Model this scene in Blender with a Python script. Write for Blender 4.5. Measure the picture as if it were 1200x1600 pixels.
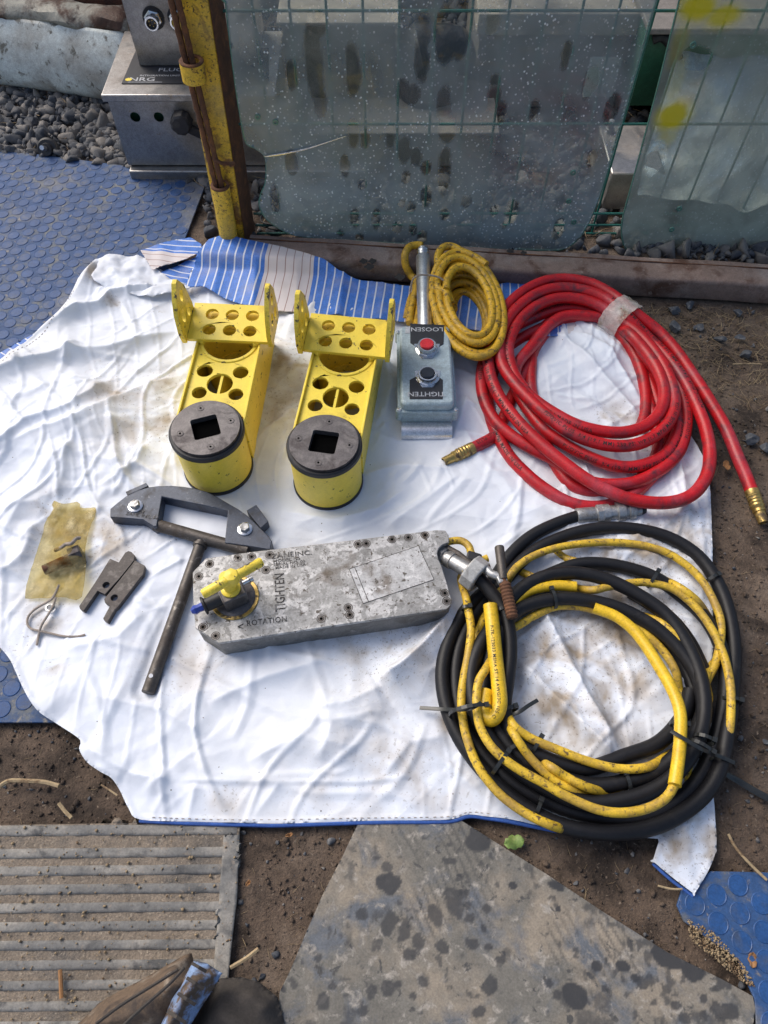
import bpy, bmesh, math, random
import numpy as np
from mathutils import Vector, Matrix
random.seed(7); RNG = np.random.RandomState(11)
C = bpy.context.scene.collection
for o in list(bpy.data.objects): bpy.data.objects.remove(o)
R = math.radians
# ---------------------------------------------------------------- camera, sky, sun, exposure
H, TILT, F = 1.2, R(31.5), 1130.0
cam = bpy.data.cameras.new('camera'); camo = bpy.data.objects.new('camera', cam); C.objects.link(camo)
camo.location = (0, 0, H); camo.rotation_euler = (TILT, 0, 0)
cam.sensor_fit = 'VERTICAL'; cam.sensor_height = 36; cam.lens = 36 * F / 1600
cam.clip_start = 0.02; cam.clip_end = 200
bpy.context.scene.camera = camo
SUN = Vector((-0.66, 0.50, 0.80)).normalized()
w = bpy.data.worlds.new('World'); bpy.context.scene.world = w; w.use_nodes = True
nt = w.node_tree; nt.nodes.clear()
sky = nt.nodes.new('ShaderNodeTexSky'); sky.sky_type = 'NISHITA'; sky.sun_disc = False
sky.sun_elevation = math.asin(SUN.z); sky.sun_rotation = math.atan2(SUN.x, SUN.y)
sky.dust_density = 4.0; sky.air_density = 1.0; sky.ozone_density = 1.0
bg = nt.nodes.new('ShaderNodeBackground'); bg.inputs[1].default_value = 0.15
wo = nt.nodes.new('ShaderNodeOutputWorld')
nt.links.new(sky.outputs[0], bg.inputs[0]); nt.links.new(bg.outputs[0], wo.inputs[0])
sl = bpy.data.lights.new('sun', 'SUN'); sl.energy = 2.0; sl.angle = R(38); sl.color = (1.0, 0.965, 0.91)
so = bpy.data.objects.new('sun', sl); C.objects.link(so); so.rotation_euler = SUN.to_track_quat('Z', 'Y').to_euler()
sc = bpy.context.scene
sc.view_settings.view_transform = 'Standard'; sc.view_settings.look = 'None'; sc.view_settings.gamma = 1
sc.view_settings.use_curve_mapping = False; sc.view_settings.exposure = 0.1
sc.render.resolution_x, sc.render.resolution_y = 768, 1024
# ---------------------------------------------------------------- where things stand
CT, ST = math.cos(TILT), math.sin(TILT)
def ray(px, py):
    x = (px - 600) / F; y = (800 - py) / F
    return x, y * CT + ST, y * ST - CT
def P(px, py, z=0.0):
    x, y, d = ray(px, py); t = (H - z) / -d
    return Vector((x * t, y * t, z))
def PY(px, py, Y):
    x, y, d = ray(px, py); t = Y / y
    return Vector((x * t, Y, H + d * t))
def polyP(l, z=0.0): return [tuple(P(a, b, z)[:2]) for a, b in l]
# ---------------------------------------------------------------- numpy noise
TAB = np.random.RandomState(3).rand(256, 256)
def vn(x, y, s=0):
    x = np.asarray(x) + s * 17.31; y = np.asarray(y) + s * 9.77
    xi = np.floor(x).astype(int); yi = np.floor(y).astype(int); fx = x - xi; fy = y - yi
    fx = fx * fx * (3 - 2 * fx); fy = fy * fy * (3 - 2 * fy)
    a = TAB[xi & 255, yi & 255]; b = TAB[(xi + 1) & 255, yi & 255]; c = TAB[xi & 255, (yi + 1) & 255]; d = TAB[(xi + 1) & 255, (yi + 1) & 255]
    return (a * (1 - fx) + b * fx) * (1 - fy) + (c * (1 - fx) + d * fx) * fy
def fbm(x, y, s=0, o=4):
    r = 0; a = .5; f = 1; t = 0
    for i in range(o): r = r + a * vn(x * f, y * f, s + i * 3); t += a; a *= .5; f *= 2.03
    return r / t
def sst(a, b, x):
    t = np.clip((x - a) / (b - a), 0, 1); return t * t * (3 - 2 * t)
def seg_dist(x, y, pts):
    """distance to a polyline, the signed side and arc parameter 0..1"""
    best = np.full(x.shape, 1e9); side = np.zeros(x.shape); par = np.zeros(x.shape); n = len(pts) - 1
    for i in range(n):
        ax, ay = pts[i][:2]; bx, by = pts[i + 1][:2]; dx, dy = bx - ax, by - ay; L = dx * dx + dy * dy + 1e-12
        t = np.clip(((x - ax) * dx + (y - ay) * dy) / L, 0, 1)
        ex, ey = x - ax - t * dx, y - ay - t * dy; d = np.hypot(ex, ey); m = d < best
        best = np.where(m, d, best); side = np.where(m, np.sign(dx * ey - dy * ex), side); par = np.where(m, (i + t) / n, par)
    return best, side, par
def inpoly(x, y, poly):
    ins = np.zeros(x.shape, bool); n = len(poly)
    for i in range(n):
        x0, y0 = poly[i]; x1, y1 = poly[(i + 1) % n]
        if y0 == y1: continue
        c = ((y0 > y) != (y1 > y)) & (x < (x1 - x0) * (y - y0) / (y1 - y0) + x0); ins ^= c
    return ins
def facets(x, y, n, seed, amp, box, stretch=1.0, ang=0.0):
    r = np.random.RandomState(seed); ca, sa = math.cos(ang), math.sin(ang)
    px = r.uniform(box[0], box[1], n); py = r.uniform(box[2], box[3], n)
    f1 = np.full(x.shape, 9e9); f2 = np.full(x.shape, 9e9)
    for a, b in zip(px, py):
        u = ((x - a) * ca + (y - b) * sa) / stretch; v = -(x - a) * sa + (y - b) * ca
        d = np.hypot(u, v); f2 = np.minimum(f2, np.maximum(f1, d)); f1 = np.minimum(f1, d)
    return amp * f1, amp * (f2 - f1)
def smooth_path(pts, n=8, closed=False):
    pts = [Vector(p) for p in pts]; out = []; m = len(pts)
    rng = range(m if closed else m - 1)
    for i in rng:
        if closed: p0, p1, p2, p3 = pts[i - 1], pts[i], pts[(i + 1) % m], pts[(i + 2) % m]
        else: p0 = pts[max(i - 1, 0)]; p1 = pts[i]; p2 = pts[i + 1]; p3 = pts[min(i + 2, m - 1)]
        for k in range(n):
            t = k / n; t2 = t * t; t3 = t2 * t
            out.append(.5 * ((2 * p1) + (p2 - p0) * t + (2 * p0 - 5 * p1 + 4 * p2 - p3) * t2 + (3 * p1 - p0 - 3 * p2 + p3) * t3))
    if not closed: out.append(pts[-1])
    return out
# ---------------------------------------------------------------- materials
def mat(name, col, rough=.6, metal=0., wear=(), bump=(), coat=0., spec=.5, vary=.12, trans=0., grain=.13):
    """wear: (colour, scale, lo, hi, detail[, rough]) noise patches over the base; bump: (scale, strength, distance)"""
    m = bpy.data.materials.new(name); m.use_nodes = True; t = m.node_tree; N = t.nodes; L = t.links
    b = N['Principled BSDF']; b.inputs['Roughness'].default_value = rough; b.inputs['Metallic'].default_value = metal
    b.inputs['Specular IOR Level'].default_value = spec; b.inputs['Coat Weight'].default_value = coat
    tc = N.new('ShaderNodeTexCoord')
    def noise(s, d=4, dist=0.0, off=0.0):
        n = N.new('ShaderNodeTexNoise'); n.inputs['Scale'].default_value = s; n.inputs['Detail'].default_value = d
        n.inputs['Roughness'].default_value = .62; n.inputs['Distortion'].default_value = dist
        mp = N.new('ShaderNodeMapping'); mp.inputs['Location'].default_value = (off, off * 1.7, off * .6)
        L.new(tc.outputs['Object'], mp.inputs[0]); L.new(mp.outputs[0], n.inputs['Vector']); return n.outputs['Fac']
    def mapr(f, a, bb, lo=0, hi=1):
        n = N.new('ShaderNodeMapRange'); n.inputs[1].default_value = a; n.inputs[2].default_value = bb
        n.inputs[3].default_value = lo; n.inputs[4].default_value = hi; L.new(f, n.inputs[0]); return n.outputs[0]
    def mix(f, a, bb):
        n = N.new('ShaderNodeMix'); n.data_type = 'RGBA'
        L.new(f, n.inputs[0])
        for s, v in ((n.inputs[6], a), (n.inputs[7], bb)):
            if isinstance(v, tuple): s.default_value = v + (1,)
            else: L.new(v, s)
        return n.outputs[2]
    c0 = tuple(max(0, x * (1 - vary)) for x in col); c1 = tuple(x * (1 + vary) for x in col)
    c = mix(mapr(noise(14, 5, 0, 3.1), .3, .7), c0, c1); rr = None
    for i, wv in enumerate(wear):
        f = mapr(noise(wv[1], wv[4], .4, 7.7 + 5.3 * i), wv[2], wv[3]); c = mix(f, c, wv[0])
        if len(wv) > 5:
            n = N.new('ShaderNodeMix'); n.data_type = 'FLOAT'; L.new(f, n.inputs[0])
            if rr is None: n.inputs[2].default_value = rough
            else: L.new(rr, n.inputs[2])
            n.inputs[3].default_value = wv[5]; rr = n.outputs[0]
            if metal > 0:
                q = N.new('ShaderNodeMath'); q.operation = 'SUBTRACT'; q.inputs[0].default_value = 1; L.new(f, q.inputs[1])
                q2 = N.new('ShaderNodeMath'); q2.operation = 'MULTIPLY'; q2.inputs[1].default_value = metal; L.new(q.outputs[0], q2.inputs[0])
                if not b.inputs['Metallic'].is_linked: L.new(q2.outputs[0], b.inputs['Metallic'])
    if grain:
        gm = N.new('ShaderNodeVectorMath'); gm.operation = 'SCALE'; L.new(c, gm.inputs[0])
        q = N.new('ShaderNodeMath'); q.operation = 'MULTIPLY'; L.new(mapr(noise(330, 2, 0, 1.3), .35, .65, 1 - grain, 1 + grain), q.inputs[0]); L.new(mapr(noise(70, 3, 0, 4.3), .35, .65, 1 - grain * .8, 1 + grain * .8), q.inputs[1])
        L.new(q.outputs[0], gm.inputs['Scale']); c = gm.outputs[0]
    L.new(c, b.inputs['Base Color'])
    if rr is not None: L.new(rr, b.inputs['Roughness'])
    prev = None
    for s, st, dist in bump:
        n = N.new('ShaderNodeBump'); n.inputs['Strength'].default_value = st; n.inputs['Distance'].default_value = dist
        L.new(noise(s, 5, 0, s * .01), n.inputs['Height'])
        if prev: L.new(prev, n.inputs['Normal'])
        prev = n.outputs[0]
    if prev: L.new(prev, b.inputs['Normal'])
    m['_c'] = 1
    return m
class G:
    """small graph helper on top of a finished mat()"""
    def __init__(s, m): s.m = m; s.t = m.node_tree; s.N = s.t.nodes; s.L = s.t.links; s.b = s.N['Principled BSDF']
    def base(s):
        return s.b.inputs['Base Color'].links[0].from_socket
    def attr(s, n):
        a = s.N.new('ShaderNodeAttribute'); a.attribute_name = n; return a.outputs['Fac']
    def math(s, op, a, b=None, clamp=False):
        n = s.N.new('ShaderNodeMath'); n.operation = op; n.use_clamp = clamp
        for i, v in enumerate((a, b)):
            if v is None: continue
            if isinstance(v, (int, float)): n.inputs[i].default_value = v
            else: s.L.new(v, n.inputs[i])
        return n.outputs[0]
    def mapr(s, f, a, b, lo=0., hi=1.):
        n = s.N.new('ShaderNodeMapRange'); n.inputs[1].default_value = a; n.inputs[2].default_value = b
        n.inputs[3].default_value = lo; n.inputs[4].default_value = hi; s.L.new(f, n.inputs[0]); return n.outputs[0]
    def noise(s, sc, d=4, off=0., dist=0., stretch=(1, 1, 1)):
        tc = s.N.new('ShaderNodeTexCoord'); mp = s.N.new('ShaderNodeMapping'); mp.inputs['Location'].default_value = (off,) * 3
        mp.inputs['Scale'].default_value = stretch
        n = s.N.new('ShaderNodeTexNoise'); n.inputs['Scale'].default_value = sc; n.inputs['Detail'].default_value = d; n.inputs['Distortion'].default_value = dist
        s.L.new(tc.outputs['Object'], mp.inputs[0]); s.L.new(mp.outputs[0], n.inputs['Vector']); return n.outputs['Fac']
    def voro(s, sc, off=0., stretch=(1, 1, 1), rnd=1.0):
        tc = s.N.new('ShaderNodeTexCoord'); mp = s.N.new('ShaderNodeMapping'); mp.inputs['Location'].default_value = (off,) * 3
        mp.inputs['Scale'].default_value = stretch
        n = s.N.new('ShaderNodeTexVoronoi'); n.inputs['Scale'].default_value = sc; n.inputs['Randomness'].default_value = rnd
        s.L.new(tc.outputs['Object'], mp.inputs[0]); s.L.new(mp.outputs[0], n.inputs['Vector']); return n
    def mix(s, f, a, b):
        n = s.N.new('ShaderNodeMix'); n.data_type = 'RGBA'
        for k, v in ((0, f), (6, a), (7, b)):
            if isinstance(v, tuple): n.inputs[k].default_value = v + (1,)
            elif isinstance(v, (int, float)): n.inputs[k].default_value = v
            else: s.L.new(v, n.inputs[k])
        return n.outputs[2]
    def setc(s, c): s.L.new(c, s.b.inputs['Base Color'])
RUST = (.105, .045, .022); DIRT = (.20, .145, .10)
M = {}
M['soil'] = mat('soil', (.10, .070, .050), .95, wear=[((.155, .115, .085), 6, .47, .62, 10), ((.035, .024, .017), 11, .50, .64, 10), ((.22, .17, .125), 160, .63, .72, 3), ((.03, .02, .015), 120, .62, .72, 3)], bump=[(60, .9, .006), (320, .8, .002)])
M['stone'] = mat('stone', (.060, .066, .078), .8, wear=[((.19, .185, .18), 30, .55, .7, 5)], bump=[(120, .6, .002)])
M['straw'] = mat('straw', (.36, .27, .155), .8, wear=[((.2, .13, .07), 40, .5, .6, 3)])
M['rail'] = mat('rail', (.20, .14, .115), .75, wear=[((.28, .235, .21), 8, .48, .7, 7), ((.085, .04, .025), 14, .52, .66, 7), ((.25, .20, .17), 90, .62, .75, 3)], bump=[(150, .5, .001)])
M['rust'] = mat('rust', RUST, .85, wear=[((.2, .08, .03), 30, .5, .66, 6), ((.04, .02, .014), 22, .52, .7, 6)], bump=[(130, .8, .002)])
M['post_yellow'] = mat('post_yellow', (.66, .43, .035), .6, wear=[((.17, .085, .03), 26, .53, .63, 9), ((.07, .035, .018), 180, .57, .66, 3), ((.42, .3, .09), 7, .5, .7, 4)], bump=[(140, .5, .001)])
M['yellow'] = mat('yellow', (.84, .64, .065), .40, wear=[((.055, .045, .03), 34, .655, .68, 9, .7), ((.48, .33, .05), 11, .6, .8, 6), ((.14, .10, .04), 95, .66, .69, 3, .8), ((.10, .08, .03), 9, .71, .73, 10, .8)], bump=[(60, .12, .001), (350, .12, .0005)], vary=.05, grain=.04)
M['yellow_worn'] = mat('yellow_worn', (.82, .62, .065), .45, wear=[((.05, .045, .04), 55, .58, .62, 9, .6), ((.45, .3, .05), 15, .6, .8, 6)], bump=[(60, .15, .001)])
M['dark_steel'] = mat('dark_steel', (.115, .105, .105), .42, .55, wear=[((.20, .18, .17), 40, .5, .75, 8, .5), ((.05, .04, .04), 24, .52, .7, 6, .7)], bump=[(240, .3, .0006)])
M['tool_steel'] = mat('tool_steel', (.055, .065, .09), .42, .3, wear=[((.05, .045, .045), 26, .55, .72, 8, .7), ((.2, .21, .24), 120, .62, .75, 4, .4)], bump=[(260, .3, .0006)])
M['old_steel'] = mat('old_steel', (.085, .075, .068), .5, .5, wear=[((.055, .04, .03), 30, .5, .68, 8, .8), ((.24, .22, .2), 80, .6, .72, 5, .45)], bump=[(160, .5, .001)])
M['rubber'] = mat('rubber', (.014, .014, .017), .5, wear=[((.06, .055, .055), 30, .58, .8, 8)], bump=[(170, .3, .0008)])
M['hole'] = mat('hole', (.003, .003, .003), .9, spec=0)  # near-black colour stands in for the shade inside shallow recesses
M['chrome'] = mat('chrome', (.62, .63, .65), .22, .95, wear=[((.25, .22, .2), 60, .6, .7, 5, .6)])
M['alu'] = mat('alu', (.66, .67, .70), .34, .85, wear=[((.4, .38, .36), 30, .6, .75, 5, .55)], bump=[(250, .08, .0005)])
M['zinc'] = mat('zinc', (.42, .42, .42), .45, .8, wear=[((.12, .11, .10), 45, .5, .66, 7, .7)], bump=[(200, .5, .001)])
M['brass'] = mat('brass', (.52, .36, .12), .35, .9, wear=[((.09, .06, .03), 60, .5, .62, 6, .7)])
M['stainless'] = mat('stainless', (.36, .345, .33), .36, .85, wear=[((.22, .19, .165), 8, .5, .72, 7, .6), ((.3, .24, .18), 30, .63, .72, 6, .7)], bump=[(14, .1, .004)])
M['box_blue'] = mat('box_blue', (.36, .44, .47), .42, wear=[((.09, .10, .10), 70, .66, .70, 8, .6), ((.25, .29, .29), 12, .55, .75, 5)], bump=[(220, .2, .0005)])
M['black_plate'] = mat('black_plate', (.02, .021, .026), .45)
M['print_silver'] = mat('print_silver', (.45, .46, .48), .5)
M['print_black'] = mat('print_black', (.018, .016, .016), .7)
M['stamp'] = mat('stamp', (.045, .040, .037), .8, wear=[((.2, .19, .18), 90, .52, .6, 5)])
M['red_cap'] = mat('red_cap', (.62, .025, .035), .35)
M['black_cap'] = mat('black_cap', (.02, .025, .035), .3)
M['red_hose'] = mat('red_hose', (.46, .007, .012), .42, wear=[((.11, .02, .028), 24, .52, .68, 9), ((.05, .015, .02), 90, .66, .72, 5), ((.40, .05, .07), 9, .55, .75, 4)], bump=[(90, .12, .0008)])
M['yellow_cord'] = mat('yellow_cord', (.62, .36, .015), .5, wear=[((.12, .07, .02), 110, .52, .64, 9), ((.30, .19, .03), 16, .5, .7, 5)], bump=[(120, .3, .001)])
M['yellow_cable'] = mat('yellow_cable', (.66, .43, .03), .5, wear=[((.10, .06, .03), 130, .54, .64, 9), ((.38, .24, .05), 22, .46, .66, 6)], bump=[(120, .25, .001)])
M['yellow_hose'] = mat('yellow_hose', (.72, .46, .02), .38, wear=[((.3, .18, .03), 40, .62, .75, 7)])
M['cable_black'] = mat('cable_black', (.009, .009, .011), .5, wear=[((.035, .031, .028), 28, .58, .8, 9)], bump=[(150, .35, .001)], spec=.35)
M['tie'] = mat('tie', (.02, .022, .022), .35)
M['twine'] = mat('twine', (.32, .27, .23), .9, bump=[(600, 1, .001)])
M['tool_paint'] = mat('tool_paint', (.31, .305, .295), .5, .25, wear=[((.50, .49, .48), 30, .49, .54, 12), ((.235, .23, .22), 70, .54, .58, 10), ((.13, .105, .08), 13, .60, .74, 12), ((.085, .07, .055), 120, .60, .65, 5)], bump=[(60, .35, .001), (300, .25, .0006)])
M['tool_side'] = mat('tool_side', (.19, .185, .175), .5, .35, wear=[((.10, .09, .08), 28, .5, .7, 7, .7), ((.30, .29, .27), 60, .6, .7, 5, .5)], bump=[(90, .4, .001)])
M['blue_plug'] = mat('blue_plug', (.03, .06, .32), .4)
M['mat_blue'] = mat('mat_blue', (.028, .075, .19), .55, wear=[((.20, .19, .16), 3.5, .55, .66, 10), ((.11, .12, .13), 22, .54, .68, 8), ((.24, .21, .17), 70, .60, .72, 6)], bump=[(120, .4, .001)])
M['stud_blue'] = mat('stud_blue', (.022, .075, .215), .38, wear=[((.17, .165, .15), 3.5, .57, .70, 10), ((.06, .085, .14), 24, .52, .72, 8), ((.22, .2, .17), 90, .64, .76, 6)], bump=[(140, .35, .0008)])
M['rib_mat'] = mat('rib_mat', (.155, .152, .145), .8, wear=[((.26, .245, .22), 12, .46, .62, 9), ((.075, .075, .075), 20, .55, .66, 9), ((.26, .21, .165), 70, .6, .75, 4)], bump=[(90, .6, .002)])
M['mat_dirt'] = mat('mat_dirt', (.215, .175, .135), .95, wear=[((.11, .10, .09), 16, .5, .7, 8), ((.32, .27, .21), 190, .58, .68, 3)], bump=[(240, .9, .003)])
M['grey_mat'] = mat('grey_mat', (.155, .145, .125), .7, wear=[((.26, .22, .17), 7, .46, .60, 11), ((.115, .125, .14), 13, .52, .64, 9), ((.33, .30, .26), 60, .56, .68, 8), ((.07, .068, .065), 48, .60, .66, 9)], bump=[(110, .4, .001)])
M['panel_white'] = mat('panel_white', (.66, .71, .68), .5, wear=[((.36, .33, .28), 3, .47, .62, 10), ((.16, .15, .12), 40, .58, .66, 9), ((.14, .11, .08), 9, .60, .68, 9)], bump=[(30, .2, .003)])
M['green_paint'] = mat('green_paint', (.02, .10, .055), .5, wear=[((.05, .1, .06), 12, .5, .7, 6)])
M['mesh_green'] = mat('mesh_green', (.012, .10, .085), .45)
M['dark_box'] = mat('dark_box', (.20, .18, .16), .6, wear=[((.2, .17, .14), 8, .5, .7, 7)])
M['beige_box'] = mat('beige_box', (.42, .36, .29), .6, wear=[((.2, .16, .12), 12, .5, .7, 7)])
M['brown_box'] = mat('brown_box', (.36, .30, .24), .6, wear=[((.12, .10, .085), 8, .5, .7, 7)])
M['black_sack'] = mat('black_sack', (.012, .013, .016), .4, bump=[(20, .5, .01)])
M['cloth_brown'] = mat('cloth_brown', (.13, .09, .06), .9, wear=[((.05, .038, .032), 16, .46, .58, 9), ((.23, .19, .15), 30, .54, .66, 8)], bump=[(60, .5, .003), (600, .6, .001)])
M['cloth_dark'] = mat('cloth_dark', (.05, .043, .038), .9, wear=[((.09, .075, .06), 14, .5, .7, 8)], bump=[(60, .5, .003)])
M['cloth_blue'] = mat('cloth_blue', (.22, .32, .52), .8, wear=[((.12, .085, .06), 38, .44, .56, 9)], bump=[(90, .5, .002)])
M['leaf'] = mat('leaf', (.14, .22, .05), .6, wear=[((.25, .3, .1), 60, .5, .7, 4)])
M['brown_leaf'] = mat('brown_leaf', (.30, .15, .06), .8)
M['plastic_clear'] = mat('plastic_clear', (.55, .62, .70), .3, wear=[((.75, .8, .85), 20, .5, .7, 8)])
# twisted / hidden helpers for white sheet
ms = mat('sheet_white', (.715, .755, .83), .5, bump=[(45, .25, .002), (300, .12, .0006)], vary=.02, spec=.35, grain=.01)
g = G(ms); dn = g.attr('dirt')
f1 = g.math('MULTIPLY', g.mapr(g.noise(19, 11, 2, .3), .42, .64), dn, True)
c = g.mix(f1, g.base(), (.36, .30, .235))
f2 = g.math('MULTIPLY', g.mapr(g.noise(190, 5, 9, .1), .60, .68), g.mapr(dn, .08, .6), True)
c = g.mix(g.math('MULTIPLY', f2, .55), c, (.16, .12, .09))
c = g.mix(g.mapr(g.noise(2.6, 4, 31), .5, .75, 0, .22), c, (.70, .67, .58))
v = g.voro(55, 4.2); sp = g.mapr(v.outputs['Distance'], .05, .075, 1, 0)
gt = g.math('GREATER_THAN', g.noise(55, 2, 3.3), .57); c = g.mix(g.math('MULTIPLY', sp, gt), c, (.10, .085, .07))
v = g.voro(230, 1.2); sp = g.mapr(v.outputs['Distance'], .10, .17, 1, 0)
c = g.mix(g.math('MULTIPLY', sp, g.mapr(g.attr('speck'), .2, .7, 0, .8)), c, (.08, .065, .055)); g.setc(c)
last = g.b.inputs['Normal'].links[0].from_socket
def crease(sc, st, dist, off, feat, last):
    tc = g.N.new('ShaderNodeTexCoord'); nz = g.N.new('ShaderNodeTexNoise'); nz.inputs['Scale'].default_value = sc * .45; g.L.new(tc.outputs['Object'], nz.inputs['Vector'])
    va = g.N.new('ShaderNodeVectorMath'); va.operation = 'MULTIPLY_ADD'; g.L.new(nz.outputs['Color'], va.inputs[0]); va.inputs[1].default_value = (1.6 / sc,) * 3; g.L.new(tc.outputs['Object'], va.inputs[2])
    mp = g.N.new('ShaderNodeMapping'); mp.inputs['Location'].default_value = (off,) * 3; mp.inputs['Rotation'].default_value = (0, 0, off); mp.inputs['Scale'].default_value = (1, 1.7, 0); g.L.new(va.outputs[0], mp.inputs[0])
    v = g.N.new('ShaderNodeTexVoronoi'); v.feature = feat; v.voronoi_dimensions = '2D'; v.inputs['Scale'].default_value = sc; g.L.new(mp.outputs[0], v.inputs['Vector'])
    h = v.outputs['Distance']
    if feat == 'DISTANCE_TO_EDGE': h = g.mapr(h, 0, .045)
    h = g.math('MULTIPLY', h, g.mapr(g.noise(max(3, sc * .3), 3, off + 5), .44, .60))
    b = g.N.new('ShaderNodeBump'); b.inputs['Strength'].default_value = st; b.inputs['Distance'].default_value = dist; g.L.new(h, b.inputs['Height']); g.L.new(last, b.inputs['Normal']); return b.outputs[0]
last = crease(6, .9, .011, .4, 'F1', last); last = crease(14, .8, .0045, 2.1, 'F1', last); last = crease(30, .5, .0016, 3.2, 'F1', last)
g.L.new(last, g.b.inputs['Normal'])
M['sheet'] = ms
M['edging'] = mat('blue_edging', (.04, .11, .38), .6)
mst = mat('sheet_striped', (.05, .17, .55), .55, bump=[(60, .3, .003)], vary=.08)
g = G(mst); uvn = g.N.new('ShaderNodeUVMap'); uvn.uv_map = 'UVMap'; sx = g.N.new('ShaderNodeSeparateXYZ'); g.L.new(uvn.outputs[0], sx.inputs[0])
U = sx.outputs[0]; fr = g.math('FRACT', g.math('MULTIPLY', U, 50.0))
wline = g.math('LESS_THAN', fr, .17)
beige = g.math('GREATER_THAN', g.math('FRACT', g.math('MULTIPLY', g.math('ADD', U, 1.02), 2.9)), .66)
zebra = g.math('GREATER_THAN', g.math('FRACT', g.math('MULTIPLY', g.math('ADD', U, .69), 2.9)), .80)
c = g.mix(wline, g.base(), (.62, .66, .74))
fr2 = g.math('FRACT', g.math('MULTIPLY', U, 50.0)); zz = g.math('MULTIPLY', zebra, g.math('LESS_THAN', fr2, .55)); c = g.mix(zz, c, (.66, .66, .68))
c2 = g.mix(g.math('LESS_THAN', fr, .10), (.62, .57, .57), (.30, .18, .17)); c = g.mix(beige, c, c2)
c = g.mix(g.mapr(g.noise(18, 8, 5), .5, .72, 0, .35), c, (.42, .38, .36)); g.setc(c); M['striped'] = mst
mgm = G(M['grey_mat']); c = mgm.mix(mgm.attr('stain'), mgm.base(), (.032, .033, .036)); mgm.setc(c)
mgm.L.new(mgm.mapr(mgm.attr('stain'), 0, 1, .75, .5), mgm.b.inputs['Roughness'])
gst = G(M['stone']); gst.setc(gst.mix(gst.attr('shade'), gst.base(), (.22, .20, .18)))
gso = G(M['straw']); gso.setc(gso.mix(gso.attr('shade'), gso.base(), (.12, .08, .05)))
# glass with a drying film of dirt and drops
def glass_mat(name, tint, filmcol, yellow=False):
    m = bpy.data.materials.new(name); m.use_nodes = True; t = m.node_tree; N = t.nodes; L = t.links
    g = G(m); b = g.b; b.inputs['Roughness'].default_value = .10; b.inputs['IOR'].default_value = 1.45
    film = g.attr('film'); n1 = g.mapr(g.noise(7, 7, 3, 1.0), .32, .68, .62, 1.22)
    v = g.voro(125, 2.0, (1, 1, .9)); drop = g.mapr(v.outputs['Distance'], .20, .30, 1, 0)
    keep = g.math('GREATER_THAN', g.noise(140, 1, 5), .44); clump = g.mapr(g.noise(14, 4, 8), .32, .60, .15, 1)
    drop = g.math('MULTIPLY', g.math('MULTIPLY', drop, keep), g.math('MULTIPLY', clump, g.mapr(g.attr('drops'), 0, 1)))
    col = g.mix(drop, filmcol, (.80, .86, .86)); fac = g.math('MULTIPLY', film, n1, True)
    fac = g.math('MAXIMUM', fac, g.math('MULTIPLY', drop, .9))
    if yellow:
        y = g.attr('paint'); col = g.mix(y, col, (.72, .62, .02)); fac = g.math('MAXIMUM', fac, g.math('MULTIPLY', y, .96))
    L.new(col, b.inputs['Base Color'])
    tr = N.new('ShaderNodeBsdfTransparent'); tr.inputs[0].default_value = tint + (1,)
    gl = N.new('ShaderNodeBsdfGlossy'); gl.inputs['Roughness'].default_value = .04
    fr = N.new('ShaderNodeFresnel'); fr.inputs[0].default_value = 1.45
    m1 = N.new('ShaderNodeMixShader'); L.new(fr.outputs[0], m1.inputs[0]); L.new(tr.outputs[0], m1.inputs[1]); L.new(gl.outputs[0], m1.inputs[2])
    m2 = N.new('ShaderNodeMixShader'); L.new(fac, m2.inputs[0]); L.new(m1.outputs[0], m2.inputs[1]); L.new(b.outputs[0], m2.inputs[2])
    b.inputs['Roughness'].default_value = .35
    bp = N.new('ShaderNodeBump'); bp.inputs['Strength'].default_value = .5; bp.inputs['Distance'].default_value = .001; L.new(drop, bp.inputs['Height']); L.new(bp.outputs[0], b.inputs['Normal'])
    L.new(m2.outputs[0], N['Material Output'].inputs[0]); return m
M['glass_a'] = glass_mat('glass_green', (.80, .88, .86), (.29, .35, .355))
M['glass_b'] = glass_mat('glass_dusty', (.76, .85, .80), (.38, .43, .36), True)
M['glass_edge'] = mat('glass_edge', (.10, .22, .18), .2)
def clear_mat(name, col, fac, rough=.25):
    m = mat(name, col, rough, wear=[((.30, .24, .12), 30, .5, .7, 8)], bump=[(60, .8, .004)]); t = m.node_tree; N = t.nodes; L = t.links; g = G(m)
    tr = N.new('ShaderNodeBsdfTransparent'); mx = N.new('ShaderNodeMixShader')
    tr.inputs[0].default_value = tuple(min(1, c * 1.3 + .25) for c in col) + (1,)
    L.new(g.mapr(g.noise(35, 8, 2), .3, .7, fac - .18, fac + .18), mx.inputs[0]); L.new(tr.outputs[0], mx.inputs[1]); L.new(g.b.outputs[0], mx.inputs[2])
    L.new(mx.outputs[0], N['Material Output'].inputs[0]); return m
M['bag'] = clear_mat('bag_plastic', (.50, .45, .29), .16, .2)
M['tape'] = clear_mat('tape_clear', (.72, .66, .60), .6, .15)
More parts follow.
